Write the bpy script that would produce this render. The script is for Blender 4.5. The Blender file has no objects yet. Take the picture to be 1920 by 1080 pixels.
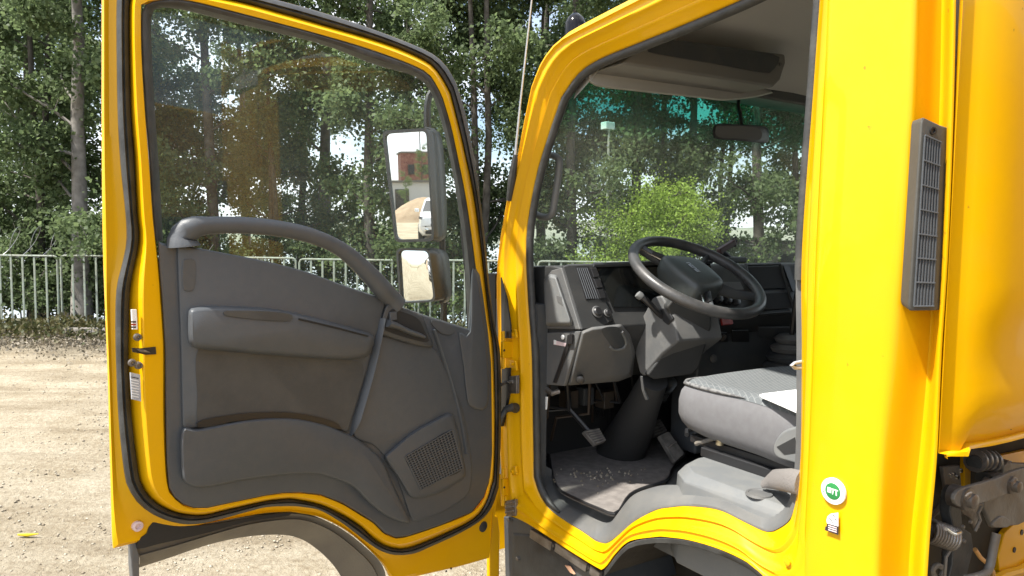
import bpy, bmesh, math, random
import numpy as np
from mathutils import Vector, Matrix, noise
R_ = math.radians
random.seed(7); rng = np.random.default_rng(7)
sc = bpy.context.scene
col = sc.collection

# ------------------------------------------------------------------ camera
FPX = 1387.0                       # focal length in pixels of a 1920 wide picture
YAW, PITCH, ROLL = R_(-57.0), R_(3.92), 0.0125
CAM = Vector((0.0, -1.2, 1.70))
F0 = Vector((math.sin(YAW), math.cos(YAW), 0)); R0 = Vector((math.cos(YAW), -math.sin(YAW), 0))
Fw = (F0 * math.cos(PITCH) - Vector((0, 0, math.sin(PITCH)))).normalized()
Up = R0.cross(Fw)
Rt = R0 * math.cos(ROLL) + Up * math.sin(ROLL)
Uv = Up * math.cos(ROLL) - R0 * math.sin(ROLL)
cd = bpy.data.cameras.new('camera'); cam = bpy.data.objects.new('camera', cd); col.objects.link(cam)
cam.matrix_world = Matrix(((Rt.x, Uv.x, -Fw.x, CAM.x), (Rt.y, Uv.y, -Fw.y, CAM.y), (Rt.z, Uv.z, -Fw.z, CAM.z), (0, 0, 0, 1)))
cd.sensor_width = 36; cd.lens = 36 * FPX / 1920; cd.clip_end = 3000; cd.clip_start = 0.02
sc.camera = cam

# ------------------------------------------------------------------ sky, sun, exposure
SUN_DIR = Vector((-0.035, -0.50, 0.86)).normalized()      # towards the sun
EXPOSURE = 1.15
w = bpy.data.worlds.new('World'); sc.world = w; w.use_nodes = True
nt = w.node_tree; nt.nodes.clear()
out = nt.nodes.new('ShaderNodeOutputWorld'); bg = nt.nodes.new('ShaderNodeBackground')
sky = nt.nodes.new('ShaderNodeTexSky'); sky.sky_type = 'NISHITA'; sky.sun_disc = False
sky.sun_elevation = math.asin(SUN_DIR.z); sky.sun_rotation = math.atan2(SUN_DIR.x, SUN_DIR.y)
sky.air_density = 1.0; sky.dust_density = 1.5; sky.ozone_density = 1.0
tc = nt.nodes.new('ShaderNodeTexCoord'); mp = nt.nodes.new('ShaderNodeMapping'); mp.inputs['Scale'].default_value = (1, 1, 2.6)
nz = nt.nodes.new('ShaderNodeTexNoise'); nz.inputs['Scale'].default_value = 2.3; nz.inputs['Detail'].default_value = 7; nz.inputs['Roughness'].default_value = .58
rp = nt.nodes.new('ShaderNodeValToRGB'); rp.color_ramp.elements[0].position = .40; rp.color_ramp.elements[1].position = .58
mx = nt.nodes.new('ShaderNodeMixRGB'); mx.inputs[2].default_value = (7.2, 7.5, 8.0, 1)
L = nt.links.new
L(tc.outputs['Generated'], mp.inputs['Vector']); L(mp.outputs[0], nz.inputs['Vector']); L(nz.outputs['Fac'], rp.inputs[0])
L(rp.outputs[0], mx.inputs[0]); L(sky.outputs[0], mx.inputs[1]); L(mx.outputs[0], bg.inputs[0]); L(bg.outputs[0], out.inputs[0])
bg.inputs[1].default_value = 0.112
sd = bpy.data.lights.new('sun', 'SUN'); sd.energy = 4.6; sd.angle = R_(1.4); sd.color = (1.0, .955, .88)
so = bpy.data.objects.new('sun', sd); col.objects.link(so); so.rotation_euler = SUN_DIR.to_track_quat('Z', 'Y').to_euler(); so.location = (0, -4, 12)
vs = sc.view_settings; vs.view_transform = 'Standard'; vs.look = 'None'; vs.exposure = EXPOSURE; vs.gamma = 1; vs.use_curve_mapping = False
sc.cycles.max_bounces = 8; sc.cycles.transparent_max_bounces = 16; sc.cycles.glossy_bounces = 4; sc.cycles.use_denoising = True

# ------------------------------------------------------------------ places of the scene, from picture coordinates to world points
def ray(px, py):
    return (Fw + Rt * ((px - 960) / FPX) + Uv * ((540 - py) / FPX)).normalized()
def on_plane(px, py, p0, n):
    d = ray(px, py); return CAM + d * ((p0 - CAM).dot(n) / d.dot(n))
def onY(px, py, y=0.0): return on_plane(px, py, Vector((0, y, 0)), Vector((0, 1, 0)))
def onX(px, py, x=0.0): return on_plane(px, py, Vector((x, 0, 0)), Vector((1, 0, 0)))
def onZ(px, py, z=0.0): return on_plane(px, py, Vector((0, 0, z)), Vector((0, 0, 1)))
def GP(d, l, z=0.0): return Vector((CAM.x + F0.x * d + R0.x * l, CAM.y + F0.y * d + R0.y * l, z))
HINGE = Vector((-1.891, 0, 0)); DU = Vector((.2533, -.9674, 0)); DN = Vector((.9674, .2533, 0))
def onD(px, py, off=0.0): return on_plane(px, py, HINGE + DN * off, DN)

# ------------------------------------------------------------------ mesh helpers
WL = {}
def props(o, label=None, cat=None, group=None, kind=None):
    if label: o['label'] = label
    if cat: o['category'] = cat
    if group: o['group'] = group
    if kind: o['kind'] = kind
    return o
def empty(name, loc, label=None, cat=None, group=None, kind=None, parent=None):
    o = bpy.data.objects.new(name, None); col.objects.link(o); o.empty_display_size = .2
    loc = Vector(loc); WL[o.name] = loc.copy()
    if parent: o.parent = parent; loc = loc - WL[parent.name]
    o.location = loc
    return props(o, label, cat, group, kind)
def mesh(name, verts, faces, m=None, parent=None, smooth=35, bevel=0, bseg=2, sub=0, keep=False, **kw):
    verts = [Vector(v) for v in verts]
    c = Vector((0, 0, 0))
    if not keep:
        lo = Vector([min(v[i] for v in verts) for i in range(3)]); hi = Vector([max(v[i] for v in verts) for i in range(3)])
        c = (lo + hi) / 2
    me = bpy.data.meshes.new(name); me.from_pydata([v - c for v in verts], [], faces); me.update()
    bm = bmesh.new(); bm.from_mesh(me); bmesh.ops.recalc_face_normals(bm, faces=bm.faces); bm.to_mesh(me); bm.free()
    if smooth:
        me.polygons.foreach_set('use_smooth', [True] * len(me.polygons)); me.set_sharp_from_angle(angle=R_(smooth))
    if m: me.materials.append(m)
    o = bpy.data.objects.new(name, me); col.objects.link(o); WL[o.name] = c.copy()
    if parent: o.parent = parent; c = c - WL[parent.name]
    o.location = c
    if sub: s = o.modifiers.new('s', 'SUBSURF'); s.levels = sub; s.render_levels = sub
    if bevel:
        b = o.modifiers.new('b', 'BEVEL'); b.width = bevel; b.segments = bseg; b.limit_method = 'ANGLE'; b.angle_limit = R_(38); b.harden_normals = True
    return props(o, **kw)
class MB:
    def __init__(s): s.v = []; s.f = []
    def add(s, v, f):
        k = len(s.v); s.v += [Vector(a) for a in v]; s.f += [tuple(i + k for i in g) for g in f]; return s
    def obj(s, name, m, parent=None, **k): return mesh(name, s.v, s.f, m, parent, **k)
def g_box(c, size, rot=None):
    c = Vector(c); h = Vector(size) / 2; M = rot if rot else Matrix.Identity(3)
    v = [c + M @ Vector((x * h.x, y * h.y, z * h.z)) for x in (-1, 1) for y in (-1, 1) for z in (-1, 1)]
    return v, [(0, 1, 3, 2), (4, 6, 7, 5), (0, 4, 5, 1), (2, 3, 7, 6), (0, 2, 6, 4), (1, 5, 7, 3)]
def g_boxab(a, b):
    a = Vector(a); b = Vector(b); return g_box((a + b) / 2, [abs(x) for x in (b - a)])
def g_prism(pts, vec):
    n = len(pts); vec = Vector(vec); pts = [Vector(p) for p in pts]
    return pts + [p + vec for p in pts], [tuple(range(n)), tuple(reversed(range(n, 2 * n)))] + [(i, (i + 1) % n, n + (i + 1) % n, n + i) for i in range(n)]
def g_tube(pts, r, n=8, closed=False, flat=1.0, up=None):
    pts = [Vector(p) for p in pts]; N = len(pts); rr = r if isinstance(r, (list, tuple)) else [r] * N
    v = []; f = []; prev = Vector(up) if up else None
    for i, p in enumerate(pts):
        if closed: t = pts[(i + 1) % N] - pts[i - 1]
        else: t = pts[min(i + 1, N - 1)] - pts[max(i - 1, 0)]
        t.normalize()
        if prev is None: prev = t.orthogonal()
        a = (prev - t * prev.dot(t)).normalized(); b = t.cross(a)
        if not up: prev = a
        for k in range(n):
            q = 2 * math.pi * k / n; v.append(p + a * math.cos(q) * rr[i] + b * math.sin(q) * rr[i] * flat)
    for i in range(N if closed else N - 1):
        j = (i + 1) % N
        for k in range(n): f.append((i * n + k, i * n + (k + 1) % n, j * n + (k + 1) % n, j * n + k))
    if not closed: f += [tuple(range(n)), tuple(range((N - 1) * n, N * n))]
    return v, f
def g_loft(loops, closed=True, cap0=False, cap1=False):
    n = len(loops[0]); v = [Vector(p) for l in loops for p in l]; f = []
    for i in range(len(loops) - 1):
        for k in range(n if closed else n - 1):
            a = i * n + k; b = i * n + (k + 1) % n; f.append((a, b, b + n, a + n))
    if cap0: f.append(tuple(range(n)))
    if cap1: f.append(tuple(range((len(loops) - 1) * n, len(loops) * n)))
    return v, f
def frame_of(axis):
    a = Vector(axis).normalized(); u = a.orthogonal().normalized() if abs(a.z) > .99 else Vector((0, 0, 1)).cross(a).normalized(); return a, u, a.cross(u)
def g_lathe(c, axis, prof, n=24):
    a, u, v_ = frame_of(axis); c = Vector(c); V = []; Fc = []
    for h, r in prof:
        for k in range(n):
            q = 2 * math.pi * k / n; V.append(c + a * h + (u * math.cos(q) + v_ * math.sin(q)) * max(r, 1e-4))
    for i in range(len(prof) - 1):
        for k in range(n): Fc.append((i * n + k, i * n + (k + 1) % n, (i + 1) * n + (k + 1) % n, (i + 1) * n + k))
    Fc += [tuple(range(n)), tuple(range((len(prof) - 1) * n, len(prof) * n))]
    return V, Fc
def smooth2(P, n, closed=False):
    """Catmull-Rom through 2D/3D points, then resampled to n points by arc length."""
    P = [np.array(p, float) for p in P]; N = len(P); out_ = []
    rngi = range(N) if closed else range(N - 1)
    for i in rngi:
        p1 = P[i]; p2 = P[(i + 1) % N]
        p0 = P[i - 1] if (closed or i > 0) else 2 * p1 - p2
        p3 = P[(i + 2) % N] if (closed or i + 2 < N) else 2 * p2 - p1
        for t in np.linspace(0, 1, 8, endpoint=False):
            out_.append(.5 * ((2 * p1) + (-p0 + p2) * t + (2 * p0 - 5 * p1 + 4 * p2 - p3) * t * t + (-p0 + 3 * p1 - 3 * p2 + p3) * t ** 3))
    out_.append(P[0] if closed else P[-1]); out_ = np.array(out_)
    s = np.r_[0, np.cumsum(np.linalg.norm(np.diff(out_, axis=0), axis=1))]
    tt = np.linspace(0, s[-1], n, endpoint=not closed)
    return [tuple(np.interp(t, s, out_[:, k]) for k in range(out_.shape[1])) for t in tt]
def segs(segments, counts):
    """closed loop made of anchored open segments, each resampled to its own count"""
    o = []
    for s, c in zip(segments, counts): o += smooth2(s, c + 1)[:-1]
    return o
def inset(poly, d):
    """inset a closed 2D picture polygon by d pixels"""
    A = np.array(poly, float); n = len(A); area = sum(A[i - 1][0] * A[i][1] - A[i][0] * A[i - 1][1] for i in range(n))
    sg = 1 if area > 0 else -1; o = []
    for i in range(n):
        e1 = A[i] - A[i - 1]; e2 = A[(i + 1) % n] - A[i]
        e1 /= max(np.hypot(*e1), 1e-6); e2 /= max(np.hypot(*e2), 1e-6)
        nn = np.array([-(e1[1] + e2[1]), e1[0] + e2[0]]) * sg; l = np.hypot(*nn)
        nn = nn / max(l, .6) * min(2 / max(l, .6), 1.4) if l else nn
        o.append(tuple(A[i] + nn * d))
    return o
def pad(name, poly, plane, o0, o1, m, parent, ins=6, n=60, sm=True, steps=3, smooth=50, **kw):
    P = smooth2(poly, n, True) if sm else list(poly)
    loops = [[plane(x, y, o0) for x, y in P]]
    for k in range(steps + 1):
        t = k / steps; a = t * math.pi / 2
        Q = inset(P, ins * (1 - math.cos(a))); oo = o0 + (o1 - o0) * (math.sin(a) * .92 + .08)
        loops.append([plane(x, y, oo) for x, y in Q])
    v, f = g_loft(loops, True, True, True)
    return mesh(name, v, f, m, parent, smooth=smooth, **kw)
def slab(name, poly, plane, off, thick, nrm, m, parent, bevel=.003, n=0, **kw):
    P = smooth2(poly, n, True) if n else poly
    return mesh(name, *g_prism([plane(x, y, off) for x, y in P], Vector(nrm) * thick), m, parent, bevel=bevel, **kw)
def copy_tree(o, parent=None):
    c = o.copy(); col.objects.link(c); WL[c.name] = WL[o.name].copy()
    if parent: c.parent = parent
    for ch in list(o.children): copy_tree(ch, c)
    return c

# ------------------------------------------------------------------ materials
def mat(name, c, rough=.5, c2=None, ns=6.0, metal=0.0, coat=0.0, bump=0.0, bs=80.0, spec=.5, detail=5, ramp=(.35, .65), emit=None, croug=.05, dirt=None):
    m = bpy.data.materials.new(name); m.use_nodes = True; t = m.node_tree; b = t.nodes['Principled BSDF']
    b.inputs['Base Color'].default_value = (*c, 1); b.inputs['Roughness'].default_value = rough; b.inputs['Metallic'].default_value = metal
    b.inputs['Coat Weight'].default_value = coat; b.inputs['Coat Roughness'].default_value = croug; b.inputs['Specular IOR Level'].default_value = spec
    tcn = t.nodes.new('ShaderNodeTexCoord')
    last = None
    if c2:
        n = t.nodes.new('ShaderNodeTexNoise'); n.inputs['Scale'].default_value = ns; n.inputs['Detail'].default_value = detail
        r = t.nodes.new('ShaderNodeValToRGB'); r.color_ramp.elements[0].position = ramp[0]; r.color_ramp.elements[1].position = ramp[1]
        r.color_ramp.elements[0].color = (*c, 1); r.color_ramp.elements[1].color = (*c2, 1)
        t.links.new(tcn.outputs['Object'], n.inputs['Vector']); t.links.new(n.outputs['Fac'], r.inputs[0]); t.links.new(r.outputs[0], b.inputs['Base Color']); last = r.outputs[0]
    if dirt:   # (colour, amount, scale): dust that also dulls the gloss
        n = t.nodes.new('ShaderNodeTexNoise'); n.inputs['Scale'].default_value = dirt[2]; n.inputs['Detail'].default_value = 8; n.inputs['Roughness'].default_value = .7
        r = t.nodes.new('ShaderNodeMapRange'); r.inputs[1].default_value = .42; r.inputs[2].default_value = .75; r.inputs[4].default_value = dirt[1]
        k = t.nodes.new('ShaderNodeMixRGB'); k.inputs[1].default_value = (*c, 1); k.inputs[2].default_value = (*dirt[0], 1)
        t.links.new(tcn.outputs['Object'], n.inputs['Vector']); t.links.new(n.outputs['Fac'], r.inputs[0]); t.links.new(r.outputs[0], k.inputs[0])
        if last: t.links.new(last, k.inputs[1])
        t.links.new(k.outputs[0], b.inputs['Base Color'])
        a = t.nodes.new('ShaderNodeMath'); a.operation = 'MULTIPLY_ADD'; a.inputs[1].default_value = .5; a.inputs[2].default_value = rough
        t.links.new(r.outputs[0], a.inputs[0]); t.links.new(a.outputs[0], b.inputs['Roughness'])
    if bump:
        n = t.nodes.new('ShaderNodeTexNoise'); n.inputs['Scale'].default_value = bs; n.inputs['Detail'].default_value = 3
        u = t.nodes.new('ShaderNodeBump'); u.inputs['Strength'].default_value = bump; u.inputs['Distance'].default_value = .01
        t.links.new(tcn.outputs['Object'], n.inputs['Vector']); t.links.new(n.outputs['Fac'], u.inputs['Height']); t.links.new(u.outputs[0], b.inputs['Normal'])
    if emit: b.inputs['Emission Color'].default_value = (*emit, 1); b.inputs['Emission Strength'].default_value = 1
    return m
def glass(name, tint=(.93, .96, .94), refl=.09, dust_veil=.05, band=None, dust_veilc=(.75, .78, .74)):
    m = bpy.data.materials.new(name); m.use_nodes = True; t = m.node_tree; t.nodes.clear()
    o = t.nodes.new('ShaderNodeOutputMaterial'); tr = t.nodes.new('ShaderNodeBsdfTransparent'); tr.inputs[0].default_value = (*tint, 1)
    gl = t.nodes.new('ShaderNodeBsdfGlossy'); gl.inputs['Roughness'].default_value = 0.0
    fr = t.nodes.new('ShaderNodeLayerWeight'); fr.inputs[0].default_value = .5; pw = t.nodes.new('ShaderNodeMath'); pw.operation = 'POWER'; pw.inputs[1].default_value = 5
    ma = t.nodes.new('ShaderNodeMath'); ma.operation = 'MULTIPLY_ADD'; ma.inputs[1].default_value = .6; ma.inputs[2].default_value = refl
    ma.use_clamp = True
    df = t.nodes.new('ShaderNodeBsdfDiffuse'); df.inputs[0].default_value = (*dust_veilc, 1)
    m1 = t.nodes.new('ShaderNodeMixShader'); m2 = t.nodes.new('ShaderNodeMixShader')
    tcn = t.nodes.new('ShaderNodeTexCoord'); n = t.nodes.new('ShaderNodeTexNoise'); n.inputs['Scale'].default_value = 5; n.inputs['Detail'].default_value = 8
    mr = t.nodes.new('ShaderNodeMapRange'); mr.inputs[1].default_value = .3; mr.inputs[2].default_value = .75; mr.inputs[3].default_value = dust_veil * .6; mr.inputs[4].default_value = dust_veil * 1.6
    K = t.links.new
    K(tcn.outputs['Object'], n.inputs['Vector']); K(n.outputs['Fac'], mr.inputs[0])
    K(mr.outputs[0], m1.inputs[0]); K(tr.outputs[0], m1.inputs[1]); K(df.outputs[0], m1.inputs[2])
    K(fr.outputs['Facing'], pw.inputs[0]); K(pw.outputs[0], ma.inputs[0]); K(ma.outputs[0], m2.inputs[0]); K(m1.outputs[0], m2.inputs[1]); K(gl.outputs[0], m2.inputs[2]); K(m2.outputs[0], o.inputs[0])
    if band:  # (z of full tint, z where it fades, colour): the printed sun band of a windscreen
        g = t.nodes.new('ShaderNodeNewGeometry'); sx = t.nodes.new('ShaderNodeSeparateXYZ'); r = t.nodes.new('ShaderNodeMapRange')
        r.inputs[1].default_value = band[1]; r.inputs[2].default_value = band[0]; r.interpolation_type = 'SMOOTHSTEP'
        k = t.nodes.new('ShaderNodeMixRGB'); k.inputs[1].default_value = (*tint, 1); k.inputs[2].default_value = (*band[2], 1)
        K(g.outputs['Position'], sx.inputs[0]); K(sx.outputs['Z'], r.inputs[0]); K(r.outputs[0], k.inputs[0]); K(k.outputs[0], tr.inputs[0])
    return m
M = {}
M['paint'] = mat('yellow_paint', (.74, .40, .001), .34, c2=(.72, .375, .001), ns=2.5, spec=.22, coat=.22, bump=.012, bs=9, dirt=((.48, .30, .03), .15, 7.0))
def specks(m):
    t = m.node_tree; b = t.nodes['Principled BSDF']; src = b.inputs['Base Color'].links[0].from_socket
    tcn = t.nodes.new('ShaderNodeTexCoord'); n = t.nodes.new('ShaderNodeTexNoise'); n.inputs['Scale'].default_value = 55; n.inputs['Detail'].default_value = 2
    r = t.nodes.new('ShaderNodeMapRange'); r.inputs[1].default_value = .745; r.inputs[2].default_value = .80; r.inputs[4].default_value = .55
    k = t.nodes.new('ShaderNodeMixRGB'); k.inputs[2].default_value = (.10, .06, .02, 1)
    t.links.new(tcn.outputs['Object'], n.inputs['Vector']); t.links.new(n.outputs['Fac'], r.inputs[0]); t.links.new(r.outputs[0], k.inputs[0]); t.links.new(src, k.inputs[1]); t.links.new(k.outputs[0], b.inputs['Base Color'])
specks(M['paint'])
M['plastic'] = mat('dark_grey_plastic', (.066, .073, .081), .46, c2=(.071, .077, .084), ns=60, bump=.10, bs=420, dirt=((.13, .127, .118), .14, 40.0))
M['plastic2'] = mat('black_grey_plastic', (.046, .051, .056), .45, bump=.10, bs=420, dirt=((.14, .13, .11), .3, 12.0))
M['dash'] = mat('dash_plastic', (.034, .035, .035), .50, bump=.08, bs=500, dirt=((.09, .085, .075), .25, 14.0))
M['mid'] = mat('mid_grey_plastic', (.10, .102, .102), .5, bump=.08, bs=400, dirt=((.22, .205, .18), .35, 10.0))
M['light'] = mat('light_grey_plastic', (.145, .152, .154), .5, bump=.08, bs=380, dirt=((.25, .235, .20), .4, 9.0))
M['sill'] = mat('sill_plastic', (.112, .115, .114), .52, bump=.08, bs=380, dirt=((.20, .185, .155), .4, 9.0))
M['black'] = mat('black_plastic', (.018, .018, .019), .38, bump=.05, bs=300)
M['rubber'] = mat('black_rubber', (.028, .029, .029), .5, bump=.08, bs=160, dirt=((.12, .12, .11), .45, 18.0))
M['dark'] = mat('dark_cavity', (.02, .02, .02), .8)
M['liner'] = mat('headliner', (.50, .49, .47), .85, bump=.1, bs=600)
M['steel'] = mat('greasy_steel', (.28, .27, .26), .38, metal=.7, c2=(.12, .105, .09), ns=16, bump=.2, bs=90, dirt=((.16, .13, .10), .6, 24.0))
M['steelp'] = mat('painted_steel', (.15, .145, .135), .5, c2=(.10, .092, .08), ns=18, bump=.2, bs=70, dirt=((.22, .18, .13), .6, 20.0))
M['chrome'] = mat('bright_metal', (.75, .75, .73), .2, metal=1)
M['mirror'] = mat('mirror_glass', (.92, .92, .92), .0, metal=1)
M['fabric'] = mat('seat_side_fabric', (.15, .149, .153), .9, c2=(.135, .133, .137), ns=60, bump=.25, bs=900)
M['white'] = mat('white_print', (.8, .8, .78), .5)
M['green'] = mat('green_print', (.02, .20, .05), .5)
M['ink'] = mat('dark_print', (.03, .025, .03), .5)
M['pinkish'] = mat('pale_print', (.7, .55, .55), .5)
M['label'] = mat('foil_label', (.45, .47, .5), .4, c2=(.3, .32, .36), ns=300)
M['red'] = mat('red_plastic', (.35, .03, .02), .35)
M['glass'] = glass('door_glass', (.95, .975, .955), .018, .022)
M['wind'] = glass('windscreen_glass', (.94, .965, .945), .012, .075, band=(2.12, 2.00, (.22, .60, .50)))  # dust film thickened to put pale haze over the trees behind
def fabric_top():
    m = bpy.data.materials.new('seat_top_fabric'); m.use_nodes = True; t = m.node_tree; b = t.nodes['Principled BSDF']; b.inputs['Roughness'].default_value = .9
    tcn = t.nodes.new('ShaderNodeTexCoord'); mp_ = t.nodes.new('ShaderNodeMapping'); mp_.inputs['Rotation'].default_value = (0, 0, R_(35))
    ck = t.nodes.new('ShaderNodeTexBrick'); ck.inputs['Scale'].default_value = 50; ck.inputs['Color1'].default_value = (.105, .115, .118, 1); ck.inputs['Color2'].default_value = (.12, .13, .133, 1); ck.inputs['Mortar'].default_value = (.175, .184, .186, 1)
    ck.inputs['Mortar Size'].default_value = .05; ck.inputs['Brick Width'].default_value = 1.4; ck.inputs['Row Height'].default_value = .55
    n = t.nodes.new('ShaderNodeTexNoise'); n.inputs['Scale'].default_value = 700; u = t.nodes.new('ShaderNodeBump'); u.inputs['Strength'].default_value = .3; u.inputs['Distance'].default_value = .01
    t.links.new(tcn.outputs['Object'], mp_.inputs[0]); t.links.new(mp_.outputs[0], ck.inputs['Vector']); t.links.new(ck.outputs['Color'], b.inputs['Base Color'])
    t.links.new(tcn.outputs['Object'], n.inputs['Vector']); t.links.new(n.outputs['Fac'], u.inputs['Height']); t.links.new(u.outputs[0], b.inputs['Normal'])
    return m
M['seattop'] = fabric_top()
M['mottled'] = mat('mottled_fabric', (.10, .10, .10), .9, c2=(.19, .19, .187), ns=75, ramp=(.45, .52), bump=.3, bs=300)
def mat_rug():
    m = mat('ribbed_mat', (.16, .145, .133), .95, c2=(.22, .20, .184), ns=40, bump=.0); t = m.node_tree; b = t.nodes['Principled BSDF']
    tcn = t.nodes.new('ShaderNodeTexCoord'); mp_ = t.nodes.new('ShaderNodeMapping'); mp_.inputs['Rotation'].default_value = (0, 0, R_(28))
    wv = t.nodes.new('ShaderNodeTexWave'); wv.inputs['Scale'].default_value = 38; wv.inputs['Distortion'].default_value = 1.2; wv.inputs['Detail'].default_value = 3; wv.inputs['Detail Scale'].default_value = 6
    u = t.nodes.new('ShaderNodeBump'); u.inputs['Strength'].default_value = .4; u.inputs['Distance'].default_value = .005
    t.links.new(tcn.outputs['Object'], mp_.inputs[0]); t.links.new(mp_.outputs[0], wv.inputs['Vector']); t.links.new(wv.outputs['Fac'], u.inputs['Height']); t.links.new(u.outputs[0], b.inputs['Normal'])
    return m
M['rug'] = mat_rug()
def leaf_mat(name, c, c2, tl=.35):
    m = bpy.data.materials.new(name); m.use_nodes = True; t = m.node_tree; t.nodes.clear(); K = t.links.new
    o = t.nodes.new('ShaderNodeOutputMaterial'); g = t.nodes.new('ShaderNodeNewGeometry'); r = t.nodes.new('ShaderNodeValToRGB')
    r.color_ramp.elements[0].color = (*c, 1); r.color_ramp.elements[1].color = (*c2, 1)
    d = t.nodes.new('ShaderNodeBsdfPrincipled'); d.inputs['Roughness'].default_value = .55; d.inputs['Specular IOR Level'].default_value = .35
    tr = t.nodes.new('ShaderNodeBsdfTranslucent'); mxx = t.nodes.new('ShaderNodeMixShader'); mxx.inputs[0].default_value = tl
    K(g.outputs['Random Per Island'], r.inputs[0]); K(r.outputs[0], d.inputs['Base Color']); K(r.outputs[0], tr.inputs[0])
    K(d.outputs[0], mxx.inputs[1]); K(tr.outputs[0], mxx.inputs[2]); K(mxx.outputs[0], o.inputs[0])
    return m
M['leaf'] = leaf_mat('poplar_leaf', (.10, .145, .065), (.17, .225, .10), .6)
M['leaf2'] = leaf_mat('light_leaf', (.10, .155, .055), (.18, .235, .085), .5)
M['leafy'] = leaf_mat('bright_leaf', (.19, .29, .045), (.33, .45, .08), .5)
M['weed'] = leaf_mat('dry_weed', (.05, .065, .02), (.13, .11, .05))
M['bark'] = mat('pale_bark', (.12, .11, .095), .9, c2=(.22, .205, .185), ns=7, bump=.6, bs=22)
M['bark2'] = mat('dark_bark', (.05, .043, .035), .9, c2=(.10, .09, .075), ns=9, bump=.6, bs=22)
M['fence'] = mat('pale_green_fence_paint', (.27, .33, .28), .6, c2=(.20, .22, .18), ns=14, dirt=((.3, .24, .17), .4, 10.0))
M['galv'] = mat('galvanised_wire', (.4, .41, .42), .45, metal=.6)
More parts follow.
